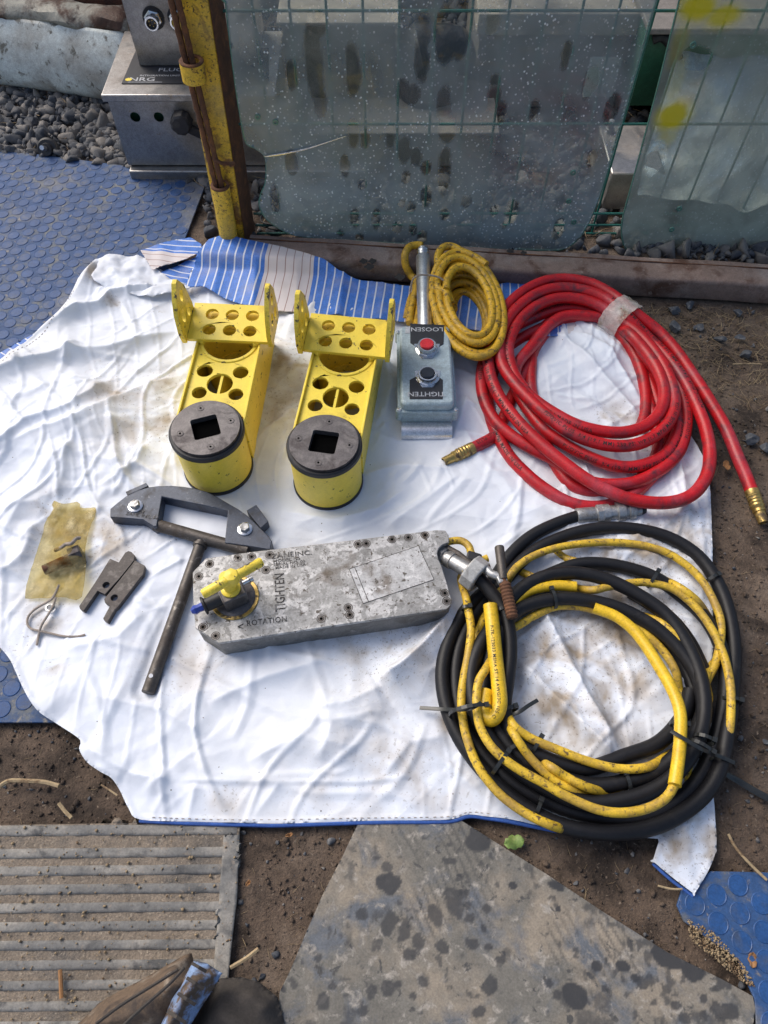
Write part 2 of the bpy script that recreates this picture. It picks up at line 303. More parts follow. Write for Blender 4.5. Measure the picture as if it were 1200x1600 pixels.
# ---------------------------------------------------------------- mesh helpers
class MB:
    def __init__(s): s.v = []; s.f = []
    def add(s, vs, fs):
        n = len(s.v); s.v += [tuple(v) for v in vs]; s.f += [tuple(i + n for i in f) for f in fs]; return s
    def box(s, c, d, rz=0., rx=0., ry=0.):
        m = Matrix.Rotation(rz, 3, 'Z') @ Matrix.Rotation(ry, 3, 'Y') @ Matrix.Rotation(rx, 3, 'X'); c = Vector(c)
        vs = [c + m @ Vector((x * d[0] / 2, y * d[1] / 2, z * d[2] / 2)) for x in (-1, 1) for y in (-1, 1) for z in (-1, 1)]
        return s.add(vs, [(0, 1, 3, 2), (4, 6, 7, 5), (0, 4, 5, 1), (2, 3, 7, 6), (0, 2, 6, 4), (1, 5, 7, 3)])
    def prism(s, o, z0, z1):
        n = len(o); a = sum(o[i][0] * o[(i + 1) % n][1] - o[(i + 1) % n][0] * o[i][1] for i in range(n))
        if a < 0: o = o[::-1]
        vs = [(p[0], p[1], z0) for p in o] + [(p[0], p[1], z1) for p in o]
        return s.add(vs, [tuple(range(n))[::-1], tuple(range(n, 2 * n))] + [(i, (i + 1) % n, n + (i + 1) % n, n + i) for i in range(n)])
    def lathe(s, p0, p1, prof, seg=24):
        """prof: (t along axis in metres, radius)"""
        p0 = Vector(p0); ax = (Vector(p1) - p0).normalized(); u = ax.orthogonal().normalized(); w_ = ax.cross(u); vs = []; fs = []
        for t, r in prof:
            for k in range(seg):
                a = 2 * math.pi * k / seg; vs.append(p0 + ax * t + (u * math.cos(a) + w_ * math.sin(a)) * r)
        for i in range(len(prof) - 1):
            for k in range(seg): fs.append((i * seg + k, i * seg + (k + 1) % seg, (i + 1) * seg + (k + 1) % seg, (i + 1) * seg + k))
        if prof[0][1] > 1e-5: fs.append(tuple(range(seg))[::-1])
        if prof[-1][1] > 1e-5: fs.append(tuple(range((len(prof) - 1) * seg, len(prof) * seg)))
        return s.add(vs, fs)
    def cyl(s, p0, p1, r, seg=20, r1=None):
        L = (Vector(p1) - Vector(p0)).length; return s.lathe(p0, p1, [(0, r), (L, r if r1 is None else r1)], seg)
    def ring(s, p0, ax, L, ro, ri, seg=28):
        p0 = Vector(p0); ax = Vector(ax).normalized(); b = (ro - ri) * .15
        prof = [(0, ri), (0, ro - b), (b, ro), (L - b, ro), (L, ro - b), (L, ri), (0, ri)]
        u = ax.orthogonal().normalized(); w_ = ax.cross(u); vs = []; fs = []; m = len(prof) - 1
        for t, r in prof[:-1]:
            for k in range(seg):
                a = 2 * math.pi * k / seg; vs.append(p0 + ax * t + (u * math.cos(a) + w_ * math.sin(a)) * r)
        for i in range(m):
            for k in range(seg): fs.append((i * seg + k, i * seg + (k + 1) % seg, ((i + 1) % m) * seg + (k + 1) % seg, ((i + 1) % m) * seg + k))
        return s.add(vs, fs)
    def tube(s, pts, r, seg=12, caps=True, flat=1.0, up=None):
        pts = [Vector(p) for p in pts]; vs = []; fs = []; n = len(pts); N_ = None; rr = r if hasattr(r, '__len__') else [r] * n
        for i in range(n):
            t = (pts[min(i + 1, n - 1)] - pts[max(i - 1, 0)]).normalized()
            if up is not None: b_ = t.cross(Vector(up)).normalized(); N_ = b_.cross(t)
            elif N_ is None: N_ = (Vector((0, 0, 1)) - t * t.z); N_ = N_.normalized() if N_.length > .05 else t.orthogonal().normalized()
            else: N_ = (N_ - t * N_.dot(t)).normalized()
            b_ = t.cross(N_)
            for k in range(seg):
                a = 2 * math.pi * k / seg; vs.append(pts[i] + N_ * math.cos(a) * rr[i] * flat + b_ * math.sin(a) * rr[i])
        for i in range(n - 1):
            for k in range(seg): fs.append((i * seg + k, i * seg + (k + 1) % seg, (i + 1) * seg + (k + 1) % seg, (i + 1) * seg + k))
        if caps: fs += [tuple(range(seg))[::-1], tuple(range((n - 1) * seg, n * seg))]
        return s.add(vs, fs)
    def xf(s, m):
        s.v = [tuple(m @ Vector(v)) for v in s.v]; return s
def curve_mesh(me):
    vs = [tuple(v.co) for v in me.vertices]; fs = [tuple(p.vertices) for p in me.polygons]; bpy.data.meshes.remove(me); return vs, fs
def circ(x, y, r, n=24, ry=None): return [(x + r * math.cos(2 * math.pi * k / n), y + (ry or r) * math.sin(2 * math.pi * k / n)) for k in range(n)]
def holed(outline, holes, z0, z1):
    cu = bpy.data.curves.new('outline', 'CURVE'); cu.dimensions = '2D'; cu.fill_mode = 'BOTH'; cu.extrude = (z1 - z0) / 2
    for ring in [outline] + holes:
        sp = cu.splines.new('POLY'); sp.points.add(len(ring) - 1); sp.use_cyclic_u = True
        for p, q in zip(sp.points, ring): p.co = (q[0], q[1], 0, 1)
    o = bpy.data.objects.new('outline', cu); me = bpy.data.meshes.new_from_object(o); bpy.data.objects.remove(o)
    vs, fs = curve_mesh(me); zc = (z0 + z1) / 2
    bm = bmesh.new(); bvs = [bm.verts.new((v[0], v[1], v[2] + zc)) for v in vs]
    for f in fs:
        try: bm.faces.new([bvs[i] for i in f])
        except ValueError: pass
    bmesh.ops.remove_doubles(bm, verts=bm.verts, dist=1e-6); bmesh.ops.recalc_face_normals(bm, faces=bm.faces); bm.verts.index_update()
    r = [tuple(v.co) for v in bm.verts], [tuple(v.index for v in f.verts) for f in bm.faces]; bm.free(); return r
def text_mesh(body, size, align='CENTER', spacing=1.0, bold=.008):
    cu = bpy.data.curves.new('lettering', 'FONT'); cu.body = body; cu.size = size; cu.align_x = align; cu.align_y = 'CENTER'; cu.space_character = spacing
    cu.resolution_u = 2; cu.offset = size * bold
    o = bpy.data.objects.new('lettering', cu); me = bpy.data.meshes.new_from_object(o); bpy.data.objects.remove(o); return curve_mesh(me)
def root_loc(p):
    while p and p.parent: p = p.parent
    return Vector(p.location) if p else Vector((0, 0, 0))
def obj(name, mb, m, parent=None, smooth=True, bevel=0., solid=0., sub=0, label=None, angle=38):
    off = root_loc(parent); me = bpy.data.meshes.new(name)
    me.from_pydata([(v[0] - off.x, v[1] - off.y, v[2] - off.z) for v in mb.v], [], mb.f); me.validate(); me.update()
    bm = bmesh.new(); bm.from_mesh(me); bmesh.ops.recalc_face_normals(bm, faces=bm.faces); bm.to_mesh(me); bm.free()
    if smooth:
        for p in me.polygons: p.use_smooth = True
        me.set_sharp_from_angle(angle=R(angle))
    me.materials.append(M[m] if isinstance(m, str) else m)
    o = bpy.data.objects.new(name, me); C.objects.link(o); o.parent = parent
    if bevel: b = o.modifiers.new('Bevel', 'BEVEL'); b.width = bevel; b.segments = 2; b.limit_method = 'ANGLE'; b.angle_limit = R(40)
    if solid: b = o.modifiers.new('Solidify', 'SOLIDIFY'); b.thickness = solid; b.offset = -1
    if sub: b = o.modifiers.new('Subdivision', 'SUBSURF'); b.levels = sub; b.render_levels = sub
    if label: o['label'] = label
    return o
def thing(name, loc, label, cat, group=None):
    o = bpy.data.objects.new(name, None); C.objects.link(o); o.location = loc; o.empty_display_size = .05
    o['label'] = label; o['category'] = cat
    if group: o['group'] = group
    return o
def tag(o, label, cat, group=None, kind=None):
    o['label'] = label; o['category'] = cat
    if group: o['group'] = group
    if kind: o['kind'] = kind
    return o
def struct(o): o['kind'] = 'structure'; return o
def grid_patch(poly, res, zf, snap=True):
    """regular grid clipped to a polygon, border vertices moved onto it"""
    pa = np.array(poly); x0, y0 = pa.min(0) - res; x1, y1 = pa.max(0) + res
    nx = int((x1 - x0) / res) + 1; ny = int((y1 - y0) / res) + 1
    X, Y = np.meshgrid(x0 + np.arange(nx) * res, y0 + np.arange(ny) * res, indexing='ij'); X = X.ravel(); Y = Y.ravel()
    ins = inpoly(X, Y, poly); d = np.full(X.shape, 9e9); qx = X.copy(); qy = Y.copy(); n = len(poly)
    for i in range(n):
        ax, ay = poly[i]; bx, by = poly[(i + 1) % n]; dx, dy = bx - ax, by - ay; L = dx * dx + dy * dy + 1e-12
        t = np.clip(((X - ax) * dx + (Y - ay) * dy) / L, 0, 1); ex = ax + t * dx; ey = ay + t * dy; dd = np.hypot(X - ex, Y - ey); m = dd < d
        d = np.where(m, dd, d); qx = np.where(m, ex, qx); qy = np.where(m, ey, qy)
    near = (~ins) & (d < res * 1.45); near |= ins & (d < res * .35)
    ok = ins | near; X = np.where(near, qx, X); Y = np.where(near, qy, Y)
    I = np.arange(nx * ny).reshape(nx, ny); a = I[:-1, :-1].ravel(); b = I[1:, :-1].ravel(); c_ = I[1:, 1:].ravel(); e = I[:-1, 1:].ravel()
    keep = ok[a] & ok[b] & ok[c_] & ok[e] & (ins[a] | ins[b] | ins[c_] | ins[e])
    Fq = np.stack([a[keep], b[keep], c_[keep], e[keep]], 1); used = np.unique(Fq); rm = np.full(nx * ny, -1); rm[used] = np.arange(len(used))
    X = X[used]; Y = Y[used]; Z = zf(X, Y) if callable(zf) else np.full(X.shape, zf)
    return X, Y, Z, rm[Fq]
def np_obj(name, X, Y, Z, Fq, m, parent=None, attrs=None, smooth=True, solid=0., uv=None, angle=None):
    off = root_loc(parent); me = bpy.data.meshes.new(name); co = np.stack([X - off.x, Y - off.y, Z - off.z], 1)
    me.vertices.add(len(co)); me.vertices.foreach_set('co', co.ravel().astype(np.float32)); k = Fq.shape[1]
    me.loops.add(Fq.size); me.loops.foreach_set('vertex_index', Fq.ravel().astype(np.int32))
    me.polygons.add(len(Fq)); me.polygons.foreach_set('loop_start', np.arange(0, Fq.size, k, dtype=np.int32)); me.polygons.foreach_set('loop_total', np.full(len(Fq), k, dtype=np.int32))
    me.update(calc_edges=True); me.validate()
    for n_, a in (attrs or {}).items():
        at = me.attributes.new(n_, 'FLOAT', 'POINT'); at.data.foreach_set('value', np.asarray(a, dtype=np.float32))
    if uv is not None:
        l = me.uv_layers.new(name='UVMap'); vi = np.zeros(len(me.loops), dtype=np.int32); me.loops.foreach_get('vertex_index', vi)
        l.data.foreach_set('uv', np.stack([uv[0][vi], uv[1][vi]], 1).ravel().astype(np.float32))
    if smooth: me.polygons.foreach_set('use_smooth', np.ones(len(me.polygons), dtype=bool))
    if smooth and angle: me.set_sharp_from_angle(angle=R(angle))
    me.materials.append(M[m] if isinstance(m, str) else m); o = bpy.data.objects.new(name, me); C.objects.link(o); o.parent = parent
    if solid: b = o.modifiers.new('Solidify', 'SOLIDIFY'); b.thickness = solid; b.offset = -1
    return o
# ---------------------------------------------------------------- outlines on the ground (traced)
SHEET_PX = [(0, 568), (40, 545), (85, 505), (108, 470), (128, 428), (150, 408), (180, 402), (215, 404), (245, 418), (270, 432), (310, 436), (330, 420), (400, 425), (470, 430), (560, 445), (650, 455), (740, 462), (800, 462),
            (860, 450), (925, 432), (940, 428), (946, 440), (955, 470), (985, 520), (1010, 560), (1035, 610), (1060, 655), (1085, 690), (1102, 725), (1109, 770), (1111, 850), (1111, 930), (1113, 1010), (1108, 1080), (1112, 1160), (1113, 1230),
            (1118, 1300), (1118, 1330), (1105, 1362), (1083, 1397), (1060, 1380), (1018, 1346), (1028, 1312), (985, 1308), (940, 1304), (870, 1296), (800, 1281), (760, 1276), (730, 1273), (700, 1281), (620, 1282), (560, 1283), (440, 1287),
            (380, 1286), (300, 1284), (220, 1281), (202, 1264), (188, 1235), (176, 1217), (160, 1208), (138, 1192), (126, 1172), (128, 1158), (95, 1135), (62, 1112), (38, 1072), (20, 1035), (0, 1010), (-40, 960), (-110, 880), (-130, 760), (-90, 640), (-40, 590)]
MAT1_PX = [(-320, 205), (-150, 222), (0, 240), (60, 245), (190, 262), (322, 292), (306, 335), (290, 378), (270, 460), (240, 600), (200, 800), (160, 1000), (140, 1131), (0, 1131), (-330, 1131)]
MAT2_PX = [(1062, 1392), (1108, 1362), (1160, 1363), (1330, 1368), (1330, 1680), (1185, 1700), (1175, 1560), (1150, 1500), (1108, 1470), (1066, 1440), (1055, 1415)]
GREY_PX = [(562, 1283), (630, 1268), (712, 1278), (770, 1315), (850, 1365), (940, 1425), (1040, 1488), (1125, 1530), (1172, 1556), (1176, 1575), (1160, 1700), (460, 1700), (446, 1610), (436, 1580), (438, 1550), (455, 1515), (480, 1455), (505, 1398), (535, 1340)]
RIB_PX = [(-260, 1288), (0, 1290), (190, 1287), (376, 1286), (372, 1380), (364, 1460), (356, 1530), (352, 1700), (-300, 1700)]
CORN = {(1083, 1397), (1018, 1346), (1028, 1312), (1118, 1330), (940, 428), (946, 440)}
SHEET = polyP([(v.x, v.y) for v in smooth_path([Vector((a, b, 0)) for a, b in SHEET_PX for _ in range(2 if (a, b) in CORN else 1)], 4, True)], .01)
SHEET = [q for i, q in enumerate(SHEET) if math.hypot(q[0] - SHEET[i - 1][0], q[1] - SHEET[i - 1][1]) > 1e-5]; MAT1 = polyP(MAT1_PX); MAT2 = polyP(MAT2_PX); GREY = polyP(GREY_PX); RIB = polyP(RIB_PX)
# ---------------------------------------------------------------- ground
def soil_h(x, y):
    return (fbm(x * 9, y * 9, 1, 5) - .5) * .016 + (fbm(x * 45, y * 45, 5, 3) - .5) * .006 - .006 + sst(1.5, 2.2, y) * .0
gp = [(-1.7, -.3), (1.7, -.3), (1.7, 2.9), (-1.7, 2.9)]
X, Y, Z, Fq = grid_patch(gp, .011, soil_h)
Z = np.minimum(Z, .004); 
o = struct(np_obj('ground', X, Y, Z, Fq, 'soil')); 
mb = MB()
for (x0, x1, y0, y1) in ((-40, 40, 2.85, 40), (-40, 40, -40, -.28), (-40, -1.68, -.28, 2.85), (1.68, 40, -.28, 2.85)): mb.add([(x0, y0, -.008), (x1, y0, -.008), (x1, y1, -.008), (x0, y1, -.008)], [(0, 1, 2, 3)])
struct(obj('terrain', mb, 'soil', smooth=False))
ICO = None
def ico(sub=1):
    bm = bmesh.new(); bmesh.ops.create_icosphere(bm, subdivisions=sub, radius=1); bm.verts.index_update()
    v = np.array([tuple(a.co) for a in bm.verts]); f = np.array([[a.index for a in p.verts] for p in bm.faces]); bm.free(); return v, f
IV, IF = ico(2); IV1, IF1 = ico(1)
def scatter(name, pts, sizes, m, kind='rock', seed=0, zoff=.25, label=None, cat=None, zbase=None, tilt=1.0, shade=None):
    r = np.random.RandomState(seed); VS = []; FS = []; SH = []; n0 = 0
    bases = []
    for k in range(8):
        if kind == 'rock':
            v = IV.copy() if kind == 'rock' else IV1.copy()
            for _ in range(14):
                n = r.normal(size=3); n /= np.linalg.norm(n); d = r.uniform(.35, .68); pr = v @ n; v -= np.outer(np.maximum(pr - d, 0), n)
            v *= r.uniform(.9, 1.8, 3); bases.append((v, IF))
        elif kind == 'chip':
            v = IV1.copy() * r.uniform(.5, 1.2, 3); v += r.normal(size=v.shape) * .1; bases.append((v, IF1))
        else:
            n = 7; t = np.linspace(-1, 1, n); bend = r.uniform(-.25, .25); vv = []
            for i, a in enumerate(t):
                wv = .035 * (1 - .5 * abs(a)); cy = bend * a * a + .04 * math.sin(a * 5 + k)
                for q in range(4): vv.append((a, cy + wv * math.cos(q * math.pi / 2), wv * .8 * math.sin(q * math.pi / 2)))
            ff = [(i * 4 + q, i * 4 + (q + 1) % 4, (i + 1) * 4 + (q + 1) % 4, (i + 1) * 4 + q) for i in range(n - 1) for q in range(4)]
            ff = [x for f in ff for x in ((f[0], f[1], f[2]), (f[0], f[2], f[3]))]; bases.append((np.array(vv), np.array(ff)))
    for (x, y), s in zip(pts, sizes):
        v, f = bases[r.randint(8)]; a = r.uniform(0, 6.28); ca, sa = math.cos(a), math.sin(a); q = r.normal(size=2) * .3 * tilt
        Rz = np.array([[ca, -sa, 0], [sa, ca, 0], [0, 0, 1]]); c1, s1 = math.cos(q[0]), math.sin(q[0]); Rx = np.array([[1, 0, 0], [0, c1, -s1], [0, s1, c1]])
        c2, s2 = math.cos(q[1]), math.sin(q[1]); Ry = np.array([[c2, 0, s2], [0, 1, 0], [-s2, 0, c2]])
        zz = (float(soil_h(np.array([x]), np.array([y]))[0]) if zbase is None else zbase) + s * zoff
        VS.append((v * s) @ (Rz @ Rx @ Ry).T + np.array([x, y, zz])); FS.append(f + n0); n0 += len(v); SH.append(np.full(len(v), r.rand() ** 2 if shade is None else shade))
    V = np.concatenate(VS); o = np_obj(name, V[:, 0], V[:, 1], V[:, 2], np.concatenate(FS), m, attrs={'shade': np.concatenate(SH)}, smooth=kind != 'rock')
    o['kind'] = 'stuff'
    if label: o['label'] = label; o['category'] = cat
    return o
def rand_in(poly, n, seed, excl=()):
    r = np.random.RandomState(seed); pa = np.array(poly); a, b = pa.min(0), pa.max(0); x = r.uniform(a[0], b[0], n * 4); y = r.uniform(a[1], b[1], n * 4)
    m = inpoly(x, y, poly)
    for e in excl: m &= ~inpoly(x, y, e)
    return np.stack([x[m], y[m]], 1)[:n]
BACK = polyP([(-100, 60), (330, 60), (330, 0), (1300, 0), (1300, 420), (400, 368), (330, 400), (320, 300), (180, 268), (0, 248), (-100, 240)])
p = rand_in(BACK, 3400, 1, [MAT1]); r = np.random.RandomState(2)
# stones lie in front of and behind the boxes
scatter('gravel', p, r.gamma(3.0, .0042, len(p)).clip(.006, .028), 'stone', 'rock', 3, .35, 'dark grey crushed gravel behind the rail and under the steel boxes', 'gravel')
NEAR = polyP([(-80, 1100), (1260, 1100), (1260, 480), (950, 470), (1200, 1700), (-80, 1700)])
NEAR = polyP([(-100, 440), (1300, 480), (1300, 1700), (-100, 1700)])
ex = [SHEET, MAT1, MAT2, GREY, RIB]
p = rand_in(NEAR, 9000, 5, ex); scatter('soil_crumbs', p, np.random.RandomState(6).gamma(1.6, .0009, len(p)).clip(.0008, .0055), 'soil', 'chip', 7, .3, 'loose brown soil crumbs over the bare ground', 'soil')
p = rand_in(NEAR, 900, 15, ex); scatter('grit', p, np.random.RandomState(16).gamma(2, .0011, len(p)).clip(.001, .006), 'stone', 'rock', 17, .3, 'small pale and grey grit on the bare soil', 'grit')
STR = polyP([(985, 480), (1290, 480), (1290, 600), (1180, 640), (1090, 600), (1030, 540)])
p = rand_in(STR, 900, 8, ex); scatter('straw_litter', p, np.random.RandomState(9).uniform(.005, .02, len(p)), 'straw', 'straw', 10, .25, 'dry straw and wood shreds on the soil in front of the rail', 'straw')
p = rand_in(NEAR, 800, 18, ex); scatter('straw_bits', p, np.random.RandomState(19).uniform(.004, .012, len(p)), 'straw', 'straw', 20, .2, 'scattered short straw bits on the bare soil', 'straw')
p = rand_in(BACK, 500, 28, [MAT1]); scatter('dead_stalks', p, np.random.RandomState(29).uniform(.01, .05, len(p)), 'straw', 'straw', 30, .45, 'thin dead stalks lying over the gravel', 'stalks')
LB = polyP([(-60, 120), (220, 140), (340, 250), (330, 395), (318, 300), (180, 268), (0, 246), (-60, 240)]); p = rand_in(LB, 1700, 41, [MAT1]); r = np.random.RandomState(42)
scatter('gravel', p, r.gamma(3.2, .0032, len(p)).clip(.005, .018), 'stone', 'rock', 43, .5, 'angular grey ballast between the white panel and the blue mat', 'gravel')
LB = polyP([(395, 300), (470, 362), (900, 384), (985, 300), (985, 400), (1200, 412), (1200, 380), (940, 290), (420, 270)]); p = rand_in(LB, 1300, 44); scatter('gravel', p, np.random.RandomState(45).gamma(3.2, .0032, len(p)).clip(.005, .02), 'stone', 'rock', 46, .5, 'grey ballast along the foot of the mesh fence', 'gravel')
# stones one can tell apart on the right
mb = None
for i, (a, b, s, lab) in enumerate([(1052, 512, .024, 'dark angular stone on the straw nearest the taped hose'), (1092, 512, .017, 'small dark stone between two others below the rail'), (1053, 486, .02, 'dark flat stone just under the rusty rail'), (1076, 480, .018, 'dark stone touching the foot of the rail'), (1124, 531, .017, 'small grey stone low in the straw patch'),
                                    (1153, 490, .017, 'upright dark stone in straw right of the others'), (1170, 686, .02, 'flat grey stone right of the loose hose end'), (1195, 702, .018, 'pale grey stone at the right edge of the picture'), (1155, 528, .014, 'dark blue grey pebble in the straw'), (1163, 556, .02, 'dull stone half sunk below the straw')]):
    v = IV.copy(); rr = np.random.RandomState(50 + i)
    for _ in range(14):
        n = rr.normal(size=3); n /= np.linalg.norm(n); d = rr.uniform(.35, .68); v -= np.outer(np.maximum(v @ n - d, 0), n)
    c = P(a, b, 0); o = obj('stone', MB().add(v * s * np.array([1.1, .9, .6]), [tuple(f) for f in IF]), 'stone', smooth=False); o.location = (c.x, c.y, s * .22); tag(o, lab, 'stone', 'loose stones on the soil')
# ---------------------------------------------------------------- mats
M['mat_dusty'] = mat('mat_dusty', (.020, .062, .165), .7, wear=[((.25, .235, .20), 3.2, .53, .68, 11), ((.13, .14, .145), 18, .50, .64, 9), ((.26, .23, .19), 70, .58, .70, 6)], bump=[(120, .4, .001)])
M['stud_dusty'] = mat('stud_dusty', (.016, .062, .185), .6, wear=[((.21, .20, .18), 3.2, .56, .70, 11), ((.08, .095, .13), 20, .50, .68, 9)], bump=[(140, .35, .0008)])
def studded(name, poly, label, z, seed):
    t = thing(name, (poly[0][0], poly[0][1], 0), label, 'mat')
    obj('mat_base', MB().prism(poly, z - .005, z), 'mat_dusty' if seed == 1 else 'mat_blue', t, bevel=.001)
    sp = .0365; pa = np.array(poly); a, b = pa.min(0), pa.max(0); th = .35; ct, st = math.cos(th), math.sin(th); mb = MB(); n = 10
    cx, cy = pa.mean(0)
    for i in range(-60, 60):
        for j in range(-60, 60):
            u = (i + .5 * (j % 2)) * sp; v = j * sp * .866; x = cx + u * ct - v * st; y = cy + u * st + v * ct
            if not (a[0] < x < b[0] and a[1] < y < b[1]): continue
            if x < -1.25 or x > .85 or y < -.12: continue
            q = np.array([x]), np.array([y])
            if not inpoly(q[0], q[1], poly)[0]: continue
            if seg_dist(q[0], q[1], poly + [poly[0]])[0][0] < .017: continue
            if inpoly(q[0], q[1], SHEET)[0] and seg_dist(q[0], q[1], SHEET + [SHEET[0]])[0][0] > .04: continue
            mb.lathe((x, y, z - .0005), (x, y, z + 1), [(0, .0150), (.0013, .0146), (.0017, .0136), (.0013, .0129), (.0014, .0)], 20)
    o = obj('studs', mb, 'stud_dusty' if seed == 1 else 'stud_blue', t, angle=20); o['kind'] = 'stuff'
    return t
studded('studded_rubber_mat', MAT1, 'large dusty blue rubber mat with round studs, left of the white sheet', .008, 1)
studded('studded_rubber_mat', MAT2, 'small corner of blue round-studded rubber mat at the bottom right', .008, 2)
# ribbed mat
t = thing('ribbed_mat', (RIB[0][0], RIB[0][1], 0), 'grey ribbed rubber mat caked with soil, bottom left in front of the sheet', 'mat')
X, Y, Z, Fq = grid_patch(RIB, .008, lambda x, y: .004 + fbm(x * 60, y * 60, 2, 3) * .0025)
np_obj('mat_base', X, Y, Z, Fq, 'mat_dirt', t, solid=.008)
for i, (yl, yr, h) in enumerate([(1300, 1296, 16), (1336, 1331, 15), (1364, 1358, 15), (1393, 1387, 15), (1422, 1416, 15), (1452, 1445, 15), (1480, 1475, 15), (1511, 1506, 15), (1543, 1537, 15), (1575, 1570, 15), (1606, 1601, 15), (1637, 1632, 15), (1668, 1662, 15)]):
    xr = 370 if i == 0 else 352 - (yr - 1330) * .04; nx = 150; h2 = h / 2; vs_ = []; fq = []
    for k in range(nx + 1):
        x = -240 + (xr + 240) * k / nx; yy = yl + (yr - yl) * (x + 240) / 590
        for j, (dy, z_) in enumerate([(-h2 - .8, .004), (-h2, .0062), (-h2 * .3, .0070), (h2 * .4, .0070), (h2, .0064), (h2 + .8, .004)]):
            q = P(x, yy + dy + .7 * (vn(k * .21, i * 3.1 + j * .4, 5) - .5), z_); vs_.append((q.x, q.y, z_ + (.0016 * (vn(q.x * 90, q.y * 90, 6) - .5) if 0 < j < 5 else 0)))
    for k in range(nx):
        for j in range(5): fq.append((k * 6 + j, k * 6 + 6 + j, k * 6 + 7 + j, k * 6 + 1 + j))
    va = np.array(vs_); np_obj('rib', va[:, 0], va[:, 1], va[:, 2], np.array(fq), 'rib_mat', t)
pl = polyP([(349, 1305), (374, 1304), (370, 1400), (361, 1480), (353, 1560), (350, 1690), (325, 1690), (333, 1520), (341, 1420)], .008)
X, Y, Z, Fq = grid_patch(pl, .005, lambda x, y: .0074 + (fbm(x * 70, y * 70, 4, 3) - .5) * .002); np_obj('edge_strip', X, Y, Z, Fq, 'rib_mat', t, solid=.004)
# grey smooth mat with dark stains
blobs = [(748, 1314, 21, 17, -25), (745, 1302, 12, 12, 0), (898, 1556, 19, 17, 0), (1042, 1494, 24, 17, 25), (1085, 1515, 19, 17, 0), (973, 1510, 11, 9, 10), (932, 1510, 8, 7, 0), (870, 1384, 14, 8, 15), (872, 1420, 5, 5, 0), (801, 1383, 7, 6, 0), (992, 1528, 6, 6, 0), (608, 1385, 20, 18, 0),
         (603, 1355, 10, 8, 0), (588, 1340, 8, 6, 0), (565, 1425, 9, 9, 0), (610, 1440, 16, 18, 20), (630, 1455, 15, 14, 0), (640, 1490, 12, 9, 0), (652, 1470, 9, 10, 0), (705, 1345, 12, 6, 0), (720, 1370, 10, 8, 0), (712, 1410, 15, 20, -30), (727, 1415, 9, 8, 0), (678, 1430, 10, 14, 10), (735, 1435, 8, 7, 0), (740, 1475, 14, 9, 0),
         (690, 1480, 10, 7, 30), (608, 1545, 10, 9, 0), (622, 1538, 8, 6, 0), (580, 1550, 9, 10, 0), (567, 1580, 7, 6, 0), (505, 1566, 8, 9, 0), (520, 1540, 5, 5, 0), (500, 1497, 6, 7, 0), (765, 1540, 9, 13, 10), (748, 1578, 12, 8, -20), (1005, 1537, 8, 7, 0), (945, 1545, 10, 7, 0), (870, 1555, 7, 6, 0), (858, 1537, 5, 5, 0), (1130, 1530, 12, 10, 0),
         (1115, 1545, 7, 5, 0), (1100, 1560, 5, 5, 0), (1055, 1570, 8, 5, 0), (1120, 1575, 9, 14, -20), (1140, 1578, 14, 10, 20), (1070, 1590, 8, 7, 0), (1100, 1588, 5, 5, 0), (762, 1480, 8, 6, 0), (780, 1500, 7, 5, 0), (660, 1535, 9, 7, 0), (645, 1556, 8, 6, 0), (760, 1420, 7, 6, 0), (755, 1450, 6, 6, 0), (985, 1475, 5, 9, 0)]
def stain(x, y):
    w_ = (fbm(x * 60, y * 60, 3, 4) - .5); s = np.zeros(x.shape)
    for i, (a, b, ra, rb, an) in enumerate(blobs):
        c = P(a, b, .008); k = 1 / 1060; e = R(-an); dx = x - c.x; dy = y - c.y; u = (dx * math.cos(e) + dy * math.sin(e)) / (ra * k); v = (-dx * math.sin(e) + dy * math.cos(e)) / (rb * k)
        ir = .5 if i < 11 else 1.7
        s = np.maximum(s, sst(1.08, .9, np.hypot(u, v) + w_ * ir) * (.93 if i < 12 else .8))
    m = fbm(x * 38, y * 38, 9, 5) + .45 * fbm(x * 6, y * 6, 2, 2); s = np.maximum(s, sst(.87, .97, m) * .62); m2 = fbm(x * 110, y * 110, 21, 3) + .4 * fbm(x * 9, y * 9, 5, 2); s = np.maximum(s, sst(.88, .98, m2) * .7)
    # faint parallel tread scratches
    u = x * .9 + y * .45; tr = sst(.2, .08, np.abs((u * 85 + vn(x * 20, y * 20, 2) * .5) % 1 - .5)) * sst(.5, .8, vn(x * 40, y * 14, 4)) * sst(.58, .7, fbm(x * 7, y * 7, 8, 2)); s = np.maximum(s, tr * .55)
    return s
t = thing('rubber_sheet_mat', (GREY[0][0], GREY[0][1], 0), 'smooth grey rubber mat with black oil drips, bottom centre touching the sheet hem', 'mat')
obj('mat_base', MB().prism(GREY, .001, .0072), 'rib_mat', t)
X, Y, Z, Fq = grid_patch(GREY, .0026, lambda x, y: .008 + (fbm(x * 30, y * 30, 4, 3) - .5) * .0012); np_obj('mat_top', X, Y, Z, Fq, 'grey_mat', t, attrs={'stain': stain(X, Y)})
